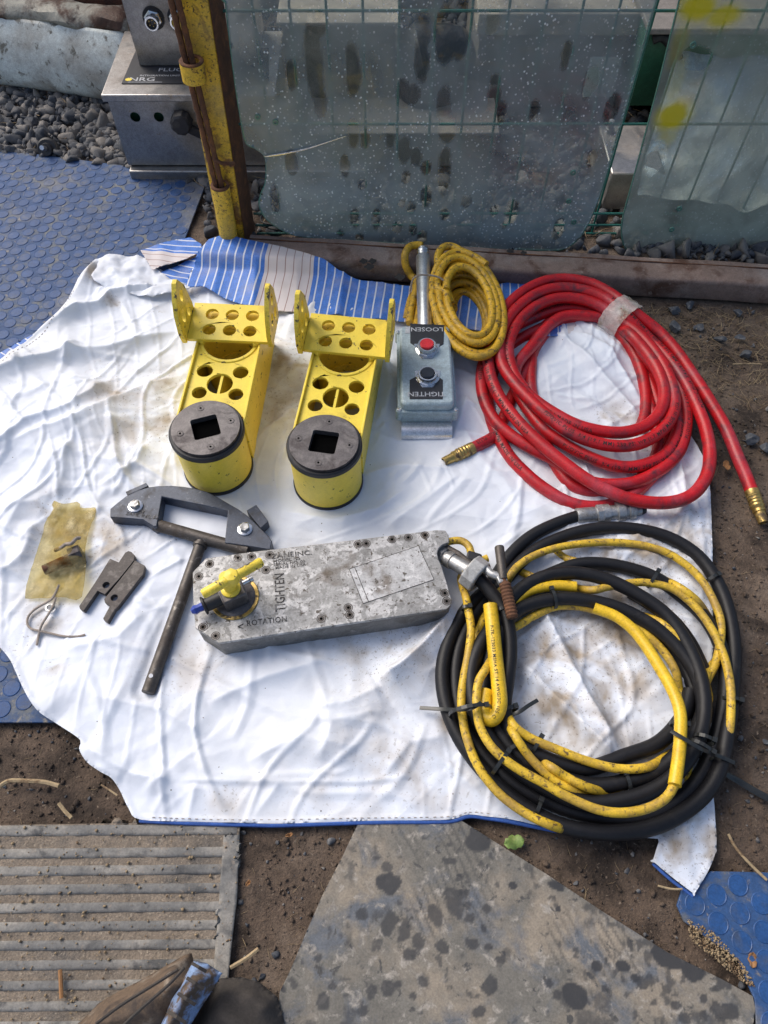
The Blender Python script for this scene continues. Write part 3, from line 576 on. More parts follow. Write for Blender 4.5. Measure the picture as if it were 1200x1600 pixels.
# ---------------------------------------------------------------- white sheet
def L(l, z=.02): return [P(a, b, z) for a, b in l]
RIDGES = [  # pixels, height, width upper side, width lower side
    ([(-60, 615), (0, 592), (50, 577), (110, 560), (175, 555), (225, 542), (292, 527)], .022, .07, .022),
    ([(60, 532), (95, 512), (132, 492), (162, 485), (180, 467), (225, 460), (275, 462)], .020, .03, .016),
    ([(-60, 750), (0, 705), (50, 667), (112, 652), (150, 625), (172, 600)], .022, .10, .022),
    ([(20, 700), (70, 682), (125, 667), (185, 635), (212, 620), (290, 590)], .016, .016, .06),
    ([(170, 402), (140, 440), (115, 480), (85, 512), (40, 552), (0, 575)], .030, .02, .012),
    ([(100, 800), (60, 790), (0, 800)], .010, .05, .03), ([(0, 905), (40, 870), (60, 820)], .010, .03, .02),
    ([(590, 1068), (625, 1045), (658, 1015), (691, 976), (712, 938)], .030, .014, .035),
    ([(500, 1105), (545, 1098), (600, 1072)], .012, .02, .03),
    ([(838, 950), (860, 992), (900, 1075), (962, 1190)], .018, .014, .03), ([(800, 1030), (850, 1085), (905, 1145), (955, 1195)], .016, .016, .014),
    ([(862, 520), (905, 560), (960, 620), (1000, 668)], .013, .02, .012), ([(895, 525), (950, 560), (1000, 640)], .009, .012, .012),
    ([(-30, 985), (20, 1045), (55, 1095), (95, 1130)], .022, .018, .016),
    ([(95, 1130), (150, 1172), (210, 1206), (270, 1216)], .012, .010, .02), ([(135, 1165), (165, 1200), (200, 1215)], .010, .02, .01),
    ([(270, 1216), (400, 1222), (560, 1222), (650, 1212)], .0035, .012, .004),
    ([(245, 1215), (262, 1240), (240, 1275)], .007, .014, .014), ([(310, 1222), (296, 1280)], .006, .012, .012), ([(440, 1222), (395, 1280)], .004, .012, .012),
    ([(330, 1100), (420, 1060), (520, 1030)], .008, .03, .016), ([(150, 1090), (260, 1110), (330, 1150)], .008, .03, .02), ([(100, 1020), (190, 1000), (230, 960)], .007, .03, .02),
    ([(390, 1190), (470, 1150), (560, 1170)], .008, .02, .03), ([(500, 1190), (520, 1130), (600, 1110)], .007, .02, .03), ([(600, 1210), (640, 1160), (700, 1150)], .007, .03, .015),
    ([(440, 800), (520, 815), (590, 800), (640, 760)], .008, .02, .02), ([(600, 830), (640, 800), (720, 740)], .007, .02, .02), ([(560, 745), (620, 730), (700, 735)], .007, .015, .02),
    ([(390, 700), (440, 660), (460, 640)], .008, .014, .02), ([(430, 610), (450, 590), (470, 560)], .006, .014, .02), ([(600, 560), (615, 600), (600, 660)], .008, .014, .02),
    ([(1050, 700), (1062, 760), (1070, 830)], .010, .012, .02), ([(1085, 780), (1095, 860), (1090, 950)], .007, .02, .01), ([(860, 850), (950, 870), (1040, 880)], .008, .03, .02),
    ([(1025, 1325), (1070, 1290), (1113, 1250)], .008, .02, .01), ([(700, 700), (720, 650), (730, 620)], .008, .02, .014), ([(0, 640), (80, 610), (140, 600)], .006, .03, .02), ([(0, 850), (80, 730), (120, 700)], .006, .03, .02),
    ([(110, 700), (100, 745), (90, 790)], .006, .01, .02), ([(180, 660), (178, 700), (190, 740)], .006, .014, .014), ([(230, 700), (215, 730), (180, 750)], .008, .01, .02), ([(130, 545), (115, 560), (105, 575)], .007, .01, .012)]
RG = [(L(a, .01), h, w1, w2) for a, h, w1, w2 in RIDGES]
PRESS = [L([(330, 940), (700, 890)], .01), L([(340, 740), (365, 560)], .01), L([(520, 760), (545, 580)], .01), L([(665, 520), (668, 680)], .01), L([(180, 790), (400, 840)], .01), L([(310, 850), (230, 1080)], .01), L([(110, 800), (80, 920)], .01), L([(150, 960), (210, 880)], .01)]
CR = []
_r = random.Random(21)
def in_sheet(x, y): return inpoly(np.array([x]), np.array([y]), SHEET)[0]
_cl = [(_r.uniform(-.95, .85), _r.uniform(.15, 1.25)) for _ in range(46)]
while len(CR) < 520:
    if _r.random() < .6: c_ = _r.choice(_cl); x_, y_ = c_[0] + _r.gauss(0, .03), c_[1] + _r.gauss(0, .03)
    else: x_, y_ = _r.uniform(-1., .9), _r.uniform(.1, 1.3)
    if not in_sheet(x_, y_): continue
    a_ = _r.gauss(.35, .75) if _r.random() < .7 else _r.uniform(0, 3.14); L_ = min(.26, .025 + _r.expovariate(1 / .05)); b_ = a_ + _r.gauss(0, .18)
    CR.append(((x_, y_), (x_ + .5 * L_ * math.cos(a_), y_ + .5 * L_ * math.sin(a_)), (x_ + .5 * L_ * (math.cos(a_) + math.cos(b_)), y_ + .5 * L_ * (math.sin(a_) + math.sin(b_))), _r.uniform(.4, 1.) * (.0009 + .016 * L_) * _r.choice((1, 1, 1, -.6)), _r.uniform(.0025, .005) + .03 * L_, _r.uniform(.007, .018) + .09 * L_))
PW = [.10, .075, .075, .075, .03, .02, .05, .05]
def sheet_h(x, y):
    box = (x.min(), x.max(), y.min(), y.max()); wx = x + (fbm(x * 3, y * 3, 2, 2) - .5) * .10; wy = y + (fbm(x * 3, y * 3, 7, 2) - .5) * .10
    a1, b1 = facets(wx, wy, 210, 4, 1, box, 1.9, .45); a2, b2 = facets(wx, wy, 420, 5, 1, box, 1.6, -.5)
    amp = .35 + 1.1 * sst(.35, .7, fbm(x * 3, y * 3, 12, 3))
    z = a1 * .10 * amp + np.minimum(b1, .02) * .10 * amp + a2 * .09 * amp * sst(.4, .7, fbm(x * 4, y * 4, 20, 2))
    # sharp pinched creases: folded waves with broken masks
    for k, (an, fr, am) in enumerate([(.5, 9, .0050), (-.35, 13, .0032), (1.15, 11, .0030), (2.2, 17, .0020), (.15, 23, .0015)]):
        u = (wx * math.cos(an) + wy * math.sin(an)) * fr + 1.6 * vn(wx * 6, wy * 6, 30 + k); tri = 1 - np.abs((u % 1) - .5) * 2
        z = z + 1.1 * am * np.maximum(tri - .78, 0) / .22 * sst(.45, .62, fbm(x * 6, y * 6, 40 + k, 2))
    z = z + (fbm(x * 14, y * 14, 3, 3) - .5) * .002
    for p0_, p1_, p2_, h, w1, w2 in CR:
        R_ = max(w1, w2) * 3; xa = min(p0_[0], p1_[0], p2_[0]) - R_; xb = max(p0_[0], p1_[0], p2_[0]) + R_; ya = min(p0_[1], p1_[1], p2_[1]) - R_; yb = max(p0_[1], p1_[1], p2_[1]) + R_
        m = np.nonzero((x > xa) & (x < xb) & (y > ya) & (y < yb))[0]
        if not len(m): continue
        d, s, t = seg_dist(x[m], y[m], (p0_, p1_, p2_)); z[m] += h * np.exp(-d / np.where(s > 0, w1, w2)) * np.minimum(1, 4.2 * t * (1 - t) + .02)
    press = np.ones(x.shape)
    for l, w_ in zip(PRESS, PW): press = np.minimum(press, sst(w_ * .6, w_ * 1.3, seg_dist(x, y, l)[0]) * .85 + .15)
    z = z * press
    for l, h, w1, w2 in RG:
        m = (x > min(q.x for q in l) - .15) & (x < max(q.x for q in l) + .15) & (y > min(q.y for q in l) - .15) & (y < max(q.y for q in l) + .15)
        if not m.any(): continue
        xs, ys = wx[m] * .12 + x[m] * .88, wy[m] * .12 + y[m] * .88
        d, s, t = seg_dist(xs, ys, l); wd = np.where(s > 0, w1, w2) ; e = np.exp(-(d / wd) ** 1.05) * np.minimum(1, np.minimum(t, 1 - t) * 7 + .1)
        z[m] = z[m] + 1.35 * h * e * (.4 + .6 * press[m])
    de = seg_dist(x, y, SHEET + [SHEET[0]])[0]
    z = .0105 + z * (.35 + .65 * sst(0, .05, de)) + 0.0015 * np.exp(-((de - .004) / .003) ** 2)
    # the side folded up over the mat, top left
    return z
BL = [(185, 620, 40, .9), (165, 585, 25, .8), (250, 600, 35, .8), (215, 680, 60, .5), (262, 660, 40, .6), (440, 560, 60, .9), (445, 640, 50, .6), (150, 435, 22, .9), (250, 435, 25, 1.), (205, 415, 30, .8), (85, 790, 20, 1), (100, 850, 60, .6), (175, 850, 45, .7), (75, 965, 25, .8), (30, 1010, 20, .7), (90, 1040, 14, .9), (270, 1040, 60, .35),
      (320, 1030, 40, .4), (600, 1020, 70, .6), (640, 975, 60, .5), (900, 1000, 70, .9), (950, 1050, 60, .9), (860, 1080, 60, .6), (1000, 1000, 50, 1), (900, 1140, 60, .4), (970, 870, 80, 1.), (1050, 900, 60, 1), (1030, 700, 50, .8), (960, 660, 35, 1), (945, 655, 15, 1.2), (1090, 830, 40, .8), (1070, 1340, 45, .9), (1040, 1310, 30, 1), (1110, 1290, 25, .8),
      (300, 460, 25, .6), (700, 1130, 14, 1.), (620, 1190, 50, .4), (350, 1250, 25, .6), (510, 1240, 80, .25), (720, 1250, 60, .3), (980, 1200, 60, .4), (620, 580, 25, .5), (470, 870, 30, .4), (60, 940, 30, .5), (800, 680, 50, .2), (180, 480, 12, 1.2), (248, 490, 10, 1.2), (40, 560, 30, .5), (330, 690, 14, 0)]
def sheet_dirt(x, y, s=1.0):
    d = np.full(x.shape, .05)
    for a, b, rr, k in BL:
        c = P(a, b, .012); q = np.hypot(x - c.x, y - c.y) / (rr * s / 800); d = d + k * np.exp(-q * q)
    return np.clip(d * (.7 + .6 * fbm(x * 10, y * 10, 6, 3)), 0, 1)
def speck_f(x, y):
    d = np.full(x.shape, .08)
    for a, b, rr, k in [(930, 1020, 110, 1), (1000, 960, 80, 1), (860, 1120, 60, .6), (600, 1030, 60, .6), (1050, 880, 60, .8), (180, 1000, 50, .3), (1080, 1330, 50, .6), (550, 930, 60, .3), (700, 980, 40, .6), (620, 1180, 60, .4)]:
        c = P(a, b, .012); d = d + k * np.exp(-(np.hypot(x - c.x, y - c.y) / (rr / 800)) ** 2)
    return np.clip(d * 1.3 * sst(.3, .6, fbm(x * 9, y * 9, 61, 3)), 0, 1)
sheet = thing('ground_sheet', tuple(P(600, 850, 0)), 'large crumpled white plastic-coated sheet with striped reverse, spread under all the tools', 'sheet')
X, Y, Z, Fq = grid_patch(SHEET, .0030, sheet_h)
np_obj('white_side', X, Y, Z, Fq, 'sheet', sheet, attrs={'dirt': sheet_dirt(X, Y), 'speck': speck_f(X, Y)})
def zs(x, y): return sheet_h(np.array([x, x + .001]), np.array([y, y + .001]))[0]
# hem along the front edge, blue reverse peeping out
hp = smooth_path([P(a, b, .008) for a, b in [(218, 1282), (300, 1286), (380, 1288), (440, 1289), (560, 1285), (620, 1284), (700, 1283), (732, 1275), (762, 1278), (800, 1284), (870, 1298)]], 8)
obj('blue_edging', MB().tube(hp, .0036, 8), 'edging', sheet)
hp = smooth_path([P(a, b, .008) for a, b in [(1020, 1349), (1050, 1376), (1083, 1400)]], 6); obj('blue_edging', MB().tube(hp, .0026, 8), 'edging', sheet)
mb = MB()
for seg in ([(235, 1277), (380, 1281), (560, 1278), (700, 1276), (735, 1269), (795, 1275)], [(1108, 1325), (1096, 1350), (1080, 1386)], [(8, 577), (48, 551), (92, 511), (116, 474), (136, 432)]):
    l = smooth_path([P(a, b, .014) for a, b in seg], 30); acc = 0
    for a, b in zip(l[:-1], l[1:]):
        acc += (b - a).length
        if acc > .008: acc = 0; d = (b - a).normalized() * .0025; z = zs(a.x, a.y); q = Vector((a.x, a.y, z + .0006)); mb.box(q, (.0042, .001, .0008), math.atan2(d.y, d.x))
o = obj('stitching', mb, 'twine', sheet, smooth=False); o['kind'] = 'stuff'
def flap(name, px, zf, ulx, res=.004, m='striped', angle=0., label=None, zp=None):
    pl = [tuple(P(a, b, zp[i])[:2]) for i, (a, b) in enumerate(px)] if zp else polyP(px, .02); X, Y, Z, Fq = grid_patch(pl, res, zf); ca, sa = math.cos(angle), math.sin(angle)
    U_ = (X * ca + Y * sa) + ulx + (fbm(X * 9, Y * 9, 3, 2) - .5) * .006; V_ = -X * sa + Y * ca
    return np_obj(name, X, Y, Z, Fq, m, sheet, uv=(U_, V_), attrs={'dirt': X * 0 + .15, 'speck': X * 0}, solid=.0012, **({} if not label else {}))
pleat = [L([(408, 385), (396, 486)], .02), L([(540, 424), (530, 496)], .02), L([(470, 402), (460, 490)], .02), L([(360, 380), (335, 462)], .02), (L([(600, 440), (596, 500)], .02))]
def flap_z(x, y):
    f0 = P(400, 470, .02).y; z = .026 + np.clip((y - f0) / .25, 0, 1) * .03 + (fbm(x * 10, y * 5, 3, 3) - .5) * .007
    for k, l in enumerate(pleat):
        d, s, t = seg_dist(x, y, l); z = z + (.009 if k < 2 else .004) * np.exp(-(d / np.where(s > 0, .012, .035)) ** 1.2)
    kk = (x - RF.x) * RD.x + (y - RF.y) * RD.y; return z + np.maximum(0, .0615 - z) * (1 - sst(.0, .035, kk))
_ra = P(392, 364, .057); _rb = P(1200, 410, .057); RD = _rb - _ra; RD.z = 0; RD.normalize(); RD = Vector((RD.y, -RD.x, 0)); RF = _ra + RD * .080
flap('striped_flap', [(345, 378), (372, 380), (410, 388), (440, 394), (470, 402), (505, 413), (530, 424), (560, 432), (600, 437), (645, 440), (700, 447), (770, 452), (776, 475), (770, 520), (700, 508), (640, 503), (600, 500), (560, 497), (520, 494), (480, 491), (440, 487), (415, 484), (385, 480), (350, 466), (318, 450), (288, 452), (300, 430), (320, 405), (330, 388)], flap_z, 0., angle=-.12, zp=[.044] * 12 + [.03, .028] + [.026] * 14 + [.035, .05])
flap('striped_flap', [(222, 398), (262, 384), (300, 378), (316, 388), (318, 400), (290, 412), (262, 420), (240, 428), (232, 415)], lambda x, y: .034 + (fbm(x * 20, y * 20, 3, 2) - .5) * .01, .005, angle=1.36 + .1)
flap('striped_flap', [(248, 428), (290, 410), (322, 400), (330, 412), (312, 432), (290, 446), (268, 440)], lambda x, y: .022 + (fbm(x * 20, y * 20, 9, 2) - .5) * .01, .003, angle=1.3)
flap('striped_flap', [(845, 480), (880, 462), (925, 434), (941, 428), (946, 442), (955, 470), (962, 500), (942, 512), (905, 518), (880, 526), (852, 527), (846, 505)], lambda x, y: .022 + (fbm(x * 14, y * 10, 3, 2) - .5) * .014, -.05, angle=-.1)
flap('striped_flap', [(752, 452), (800, 440), (850, 436), (860, 460), (820, 500), (780, 520), (755, 500)], lambda x, y: .02 + (fbm(x * 14, y * 10, 3, 2) - .5) * .014, .0, angle=-.1)
flap('striped_flap', [(-60, 575), (0, 545), (40, 522), (92, 494), (108, 490), (60, 524), (0, 572), (-60, 610)], lambda x, y: .011 + x * 0, .0, angle=1.0)
flap('folded_corner', [(300, 458), (282, 446), (255, 430), (238, 418), (240, 408), (215, 402), (175, 402), (150, 408), (138, 425), (150, 445), (190, 462), (240, 470)], lambda x, y: .022 + (fbm(x * 16, y * 16, 5, 4) - .3) * .035, 0, m='sheet')
# ---------------------------------------------------------------- rail
ra = P(392, 364, .057); rb = P(1200, 410, .057); d = (rb - ra); d.z = 0; rlen = d.length; du = d.normalized(); dn = Vector((du.y, -du.x, 0))
ang = math.atan2(du.y, du.x); dn_r = dn.copy()
LEN = rlen + .75; wR = .080; zt = .057
cen = ra + du * LEN / 2 + dn * wR / 2
rail = thing('steel_rail', (cen.x, cen.y, 0), 'long rusty brown steel tube lying on the ground along the fence foot', 'rail')
mb = MB(); prof = [(-.5, 0), (.5, 0), (.5, 1), (-.5, 1)]
pr = []
for (u, v), k in zip([(-.5, 0), (.5, 0), (.5, 1), (-.5, 1)], range(4)):
    for a in range(4):
        th = [math.pi, -math.pi / 2, 0, math.pi / 2][k] + a * math.pi / 6; rr = .009
        cu = u * wR + (rr if u < 0 else -rr); cv = v * zt + (rr if v == 0 else -rr); pr.append((cu + rr * math.cos(th), cv + rr * math.sin(th)))
nn = 60; vs = []; fs = []
for i in range(nn + 1):
    s_ = -LEN / 2 + LEN * i / nn
    for (a, b) in pr: q = cen + du * s_ + dn * a; vs.append((q.x, q.y, b + (.0012 * math.sin(i * .7 + a * 90))))
K = len(pr)
for i in range(nn):
    for k in range(K): fs.append((i * K + k, i * K + (k + 1) % K, (i + 1) * K + (k + 1) % K, (i + 1) * K + k))
fs += [tuple(range(K)), tuple(range(nn * K, nn * K + K))]
obj('rail_tube', mb.add(vs, fs), 'rail', rail, angle=60)
# weld bead line near the back of the top face
mb = MB(); q0 = ra + dn * .022; q1 = q0 + du * LEN * .999
mb.tube([q0 + du * LEN * k / 80 + Vector((0, 0, .0005 + .0006 * (k % 2))) for k in range(80)], .0016, 6); obj('weld_line', mb, 'rust', rail)
for (a, b, rr) in [(568, 409, .009), (582, 409, .009), (577, 418, .011), (740, 399, .008), (797, 393, .008), (625, 434, .011), (818, 396, .007)]:
    c = P(a, b, zt); mb = MB().add([(c.x + rr * (1 + .2 * math.sin(k * 1.7)) * math.cos(k * math.pi / 8), c.y + rr * (1 + .2 * math.sin(k * 1.7)) * math.sin(k * math.pi / 8), zt + .0022) for k in range(16)], [tuple(range(16))])
    obj('oil_drip', mb, 'print_black', rail, smooth=False)
# ---------------------------------------------------------------- hinge post, top left
Yp = ra.y + .012
b1 = PY(380, 365, Yp); tt = PY(324, 0, Yp); LN = math.atan2(tt.x - b1.x, tt.z - b1.z)
zb = 0.0
post = thing('hinge_post', (b1.x, Yp, 0), 'yellow painted rusty steel gate post with hinge barrel standing behind the rail end', 'post')
xl, xm, xr_ = b1.x - .062, b1.x, b1.x + .012; post.rotation_euler.y = LN
HT = .95
mb = MB().box(((xl + xm) / 2, Yp + .006, HT / 2), (xm - xl, .010, HT)); obj('front_flange', mb, 'post_yellow', post, bevel=.002)
mb = MB().add([(xm + .001, Yp - .001, 0), (xm + .001, Yp + .010, 0), (xr_, Yp + .075, 0), (xr_ + .004, Yp + .066, 0)] + [(xm + .001, Yp - .001, HT), (xm + .001, Yp + .010, HT), (xr_, Yp + .075, HT), (xr_ + .004, Yp + .066, HT)], [(0, 1, 2, 3), (4, 5, 6, 7), (0, 1, 5, 4), (1, 2, 6, 5), (2, 3, 7, 6), (3, 0, 4, 7)])
obj('side_flange', mb, 'rust', post, bevel=.001)
# barrel: lower long, upper short collar, rod between
hy = Yp - .022
hb = PY(341, 290, hy); hz = hb.z; hb.x -= hz * math.tan(LN)
mb = MB().ring((hb.x + .004, hy, 0.0), (0, 0, 1), hz, .021, .0145); obj('hinge_barrel', mb, 'post_yellow', post)
mb = MB().ring((hb.x + .004, hy, hz - .004), (0, 0, 1), .006, .0212, .0145); obj('barrel_rim', mb, 'rust', post)
c1 = PY(302, 112, hy); c1.x -= c1.z * math.tan(LN); mb = MB().ring((c1.x, hy, c1.z - .018), (0, 0, 1), .036, .024, .0185); obj('hinge_collar', mb, 'post_yellow', post)
mb = MB().ring((c1.x, hy, c1.z + .0165), (0, 0, 1), .004, .0242, .0165); obj('collar_rim', mb, 'rust', post)
r0 = Vector((hb.x + .004, hy, hz - .03)); r1 = Vector((c1.x - .002, hy, c1.z)); r2 = r1 + (r1 - r0) * 1.6
mb = MB()
for off in (-.0075, .0055):
    pts = [r0 + (r2 - r0) * k / 60 + Vector((off + .0004 * math.sin(k * 2.1), -.002, 0)) for k in range(61)]; mb.tube(pts, [.0062 + .0005 * math.sin(k * 2.7 + off * 900) for k in range(61)], 8)
obj('hinge_rod', mb, 'rust', post)
mb = MB(); q = PY(345, 255, hy - .006); q.x -= q.z * math.tan(LN); mb.tube([q + Vector((-.012, 0, .01)), q, q + Vector((.02, .004, -.004))], .004, 8); mb.tube([q + Vector((.018, 0, -.004)), q + Vector((.03, .004, -.002))], .005, 8); obj('split_pin', mb, 'rust', post)
# ---------------------------------------------------------------- welded mesh fence
YF = ra.y + .075
fence = thing('mesh_fence', (0, YF, 0), 'green coated welded wire mesh fence behind the glass panes', 'fence')
cols = [(405, 60), (450, 60), (507, 20), (565, 20), (624, 20), (681, 20), (737, 20), (792, 20), (850, 20), (908, 20), (966, 20), (1023, 20), (1083, 20), (1142, 20), (1200, 20)]
xs0 = PY(624, 20, YF).x; xs1 = PY(966, 20, YF).x; stp = (xs1 - xs0) / 6
k0 = -7
for k in range(-7, 16):
    x = xs0 + k * stp
    if x < xr_ + .04: continue
    mb = MB().cyl((x, YF, .0), (x, YF, 1.0), .0027, 8); obj('vertical_wire', mb, 'mesh_green', fence)
for py in (15, 192, 332, 350, 363, -190):
    z = PY(985, py, YF).z; mb = MB().cyl((xr_ + .01, YF - .0045, z), (2.2, YF - .0045, z), .0030, 8); obj('horizontal_wire', mb, 'mesh_green', fence)
# ---------------------------------------------------------------- glass panes
def pane(px, Yg, label, m, smears, paint=(), holes=(), crack=None, lean=0.0):
    pts = [PY(a, b, Yg) for a, b in px]; poly = [(q.x, q.z) for q in pts]; base = min(q[1] for q in poly)
    t = thing('glass_pane', (sum(q[0] for q in poly) / len(poly), Yg, base), label, 'glass pane')
    X, Zz, _, Fq = grid_patch(poly, .005, 0.)
    sc_ = 620.; film = np.full(X.shape, .58) + .16 * (fbm(X * 5, Zz * 5, 3, 4) - .5); drops = np.ones(X.shape); cov = np.zeros(X.shape)
    film += .38 * sst(.30, .05, Zz - base)
    for (a, b, rx_, ry_) in smears:
        c = PY(a, b, Yg); sc_ = (PY(a + 10, b, Yg).x - c.x) / 10; sz = (PY(a, b, Yg).z - PY(a, b + 10, Yg).z) / 10
        n_ = (fbm(X * 40, Zz * 40, 8, 2) - .5) * .5; q = np.hypot((X - c.x) / (rx_ * sc_), (Zz - c.z) / (ry_ * sz)) + n_; e = sst(1.1, .8, q); cov = np.maximum(cov, e)
    film = film * (1 - .80 * cov); drops = drops * (1 - cov); pt = np.zeros(X.shape)
    for (a, b, rx_, ry_, k) in paint:
        c = PY(a, b, Yg); sc_ = (PY(a + 10, b, Yg).x - c.x) / 10; sz = (c.z - PY(a, b + 10, Yg).z) / 10
        q = np.hypot((X - c.x) / (rx_ * sc_), (Zz - c.z) / (ry_ * sz)) + (fbm(X * 20, Zz * 20, 4, 3) - .5) * .5; pt = np.maximum(pt, k * sst(1.35, .45, q))
    if m == 'glass_b': drops = drops * .35; film = film * (.95 + .5 * sst(.35, .65, fbm(X * 6, Zz * 4, 17, 3))) + .45 * sst(.14, .04, Zz - base)
    o = np_obj('glass_sheet', X, np.full(X.shape, Yg) + lean * (Zz - base), Zz, Fq, m, t, attrs={'film': np.clip(film, .1, .95), 'drops': drops, 'paint': pt})
    path = [Vector((q[0], Yg + .0025 + lean * (q[1] - base), q[1])) for q in poly]
    obj('glass_rim', MB().tube(smooth_path(path, 3, True) + [path[0]], .0026, 6), 'glass_edge', t)
    for (a, b) in holes:
        c = PY(a, b, Yg - .002); obj('drill_hole', MB().ring((c.x, Yg - .003 + lean * (c.z - base), c.z), (0, 1, 0), .003, .0065, .0028, 14), 'glass_edge', t)
    if crack:
        cp = smooth_path([PY(a, b, Yg - .002) + Vector((0, lean * .15, 0)) for a, b in crack], 6); obj('crack', MB().tube(cp, [.0004 + .0022 * math.sin(min(1, k / 6) * 1.57) * (1 - k / len(cp)) for k in range(len(cp))], 6), 'chrome', t)
    return t
YG = ra.y - .0 + .004
G1 = [(346, -70), (352, 10), (360, 80), (368, 140), (376, 190), (384, 226), (398, 234), (413, 246), (416, 262), (415, 288), (408, 305), (405, 322), (415, 342), (436, 358), (462, 369), (510, 374), (560, 378), (640, 383), (720, 387), (800, 390), (862, 392), (884, 388), (905, 373), (922, 345), (940, 300), (960, 235), (985, 150), (1010, 65), (1031, -5), (1055, -85)]
sm1 = [(455, 122, 10, 24), (490, 100, 14, 70), (551, 115, 12, 44), (500, 165, 10, 25), (552, 210, 10, 24), (570, 220, 8, 17), (610, 215, 8, 17), (632, 235, 11, 22), (650, 247, 9, 16), (666, 264, 8, 11), (694, 165, 11, 30), (700, 205, 14, 22), (694, 272, 10, 38), (635, 279, 8, 10), (666, 308, 9, 18), (539, 262, 8, 20), (566, 290, 8, 10), (555, 342, 8, 18), (588, 345, 8, 17), (628, 319, 7, 8), (642, 325, 8, 10),
       (621, 355, 9, 10), (645, 358, 8, 12), (660, 370, 8, 10), (694, 335, 8, 11), (728, 316, 8, 10), (773, 330, 7, 9), (800, 332, 10, 20), (788, 352, 6, 7), (872, 358, 9, 18), (660, 80, 12, 60), (700, 60, 22, 55), (720, 50, 18, 60), (630, 150, 12, 25), (647, 150, 12, 18), (430, 310, 8, 24), (455, 255, 10, 22), (532, 365, 6, 6), (562, 371, 7, 6), (772, 150, 12, 30), (783, 180, 10, 18), (835, 175, 8, 16), (885, 90, 9, 24), (924, 130, 12, 26), (955, 175, 12, 28), (925, 250, 8, 14), (500, 40, 9, 22), (770, 40, 10, 20)]
pane(G1, YG, 'large green tinted glass pane covered in water drops, chipped at its left edge', 'glass_a', sm1, holes=[(402, 186), (430, 194), (896, 272), (889, 316), (897, 348)], crack=[(413, 246), (440, 242), (475, 235), (510, 224), (540, 214)], lean=.02)
G2 = [(1085, -70), (1066, 0), (1048, 70), (1030, 140), (1008, 220), (990, 285), (975, 338), (972, 362), (976, 385), (990, 399), (1030, 401), (1100, 404), (1200, 409), (1400, 418), (1480, 300), (1530, -70)]
pane(G2, YG + .012, 'dusty glass pane with yellow spray paint patches, right of the large wet pane', 'glass_b', [(1025, 250, 16, 28), (1090, 95, 30, 18)], paint=[(1095, 15, 40, 26, 1), (1135, 28, 34, 24, .95), (1075, 0, 16, 30, .8), (1062, 75, 12, 40, .45), (1058, 130, 13, 50, .45), (1052, 185, 28, 28, 1.), (1045, 215, 16, 18, .5)], holes=[(1085, 75), (1062, 328), (1050, 360)], lean=.02)
# ---------------------------------------------------------------- stainless boxes, top left
lb = P(162, 146, .227)
x0, x1_ = -.690, -.27; yf, yb = 1.80, 2.10
lo = thing('junction_box', (x0 + .2, yf, 0), 'lower stainless steel control box with two round holes and a black knob, standing on gravel', 'metal box')
wall = .004; cx = (x0 + x1_) / 2; bw = x1_ - x0
fo = [(x0 + .006, .035), (x1_ - .006, .035), (x1_ - .006, .208), (x0 + .006, .208)]
hA = PY(211, 184, yf); hB = PY(248, 184, yf)
vs, fs = holed(fo, [circ(hA.x, hA.z, .0125), circ(hB.x, hB.z, .0125)], -.001, .001)
mb = MB().add([(v[0], yf + .004 - v[2], v[1]) for v in vs], fs); obj('front_panel', mb, 'stainless', lo)
mb = MB().box((x0 + .007, (yf + yb) / 2 + .004, .121), (.002, yb - yf - .006, .173)).box((x1_ - .007, (yf + yb) / 2 + .004, .121), (.002, yb - yf - .006, .173)).box((cx, yb, .121), (bw - .01, .002, .173)); obj('side_panel', mb, 'stainless', lo)
obj('lid', MB().box((cx, (yf + yb) / 2 - .002, .2165), (bw + .006, yb - yf + .012, .018)), 'stainless', lo, bevel=.003)
obj('inner_board', MB().box((cx, yf + .035, .12), (bw - .05, .004, .12)), 'green_paint', lo)
obj('mounting_base', MB().box((cx + .12, yf + .06, .016), (bw + .22, .16, .032)), 'stainless', lo, bevel=.003)
lp = [P(a, b, .2266) for a, b in [(190, 131), (290, 131), (420, 131), (420, 75), (212, 80)]]
obj('name_plate', MB().prism([(q.x, q.y) for q in lp], .2260, .2275), 'black_plate', lo)
def flat_text(name, body, size, c, rz, m, parent, z, th=.0004, sx=1.0, align='CENTER', sp=1.0, extra=None):
    vs, fs = text_mesh(body, size, align, sp); mt = Matrix.Translation((c[0], c[1], z)) @ Matrix.Rotation(rz, 4, 'Z') @ Matrix.Diagonal((sx, 1, 1, 1))
    mb = MB().add([mt @ Vector(v) for v in vs], fs); return obj(name, mb, m, parent, smooth=False)
q = P(247, 109, .228); flat_text('lettering', 'FLUORESCENCE', .022, q, 0, 'print_silver', lo, .2279, align='LEFT', sx=1.2); 
q = P(236, 104, .228); q = P(250, 118, .228); flat_text('lettering', 'INTEGRATION UNIT', .010, q, 0, 'print_silver', lo, .2279, sx=1.1)
q = P(222, 124, .228); flat_text('lettering', 'NRG', .024, q, 0, 'print_silver', lo, .2279, sx=1.3)
q = P(201, 124, .228); obj('logo_mark', MB().prism(circ(q.x, q.y, .009, 7, .007), .2276, .2280), 'yellow', lo)
obj('rule_line', MB().prism([(q.x, q.y - .013), (q.x + .085, q.y - .013), (q.x + .085, q.y - .0115), (q.x, q.y - .0115)], .2276, .2280), 'print_silver', lo)
k = PY(284, 190, yf - .02)
mb = MB().lathe((k.x, yf + .002, k.z), (k.x, yf - 1, k.z), [(0, .018), (.012, .018), (.014, .026), (.04, .025), (.044, .02), (.044, 0)], 24)
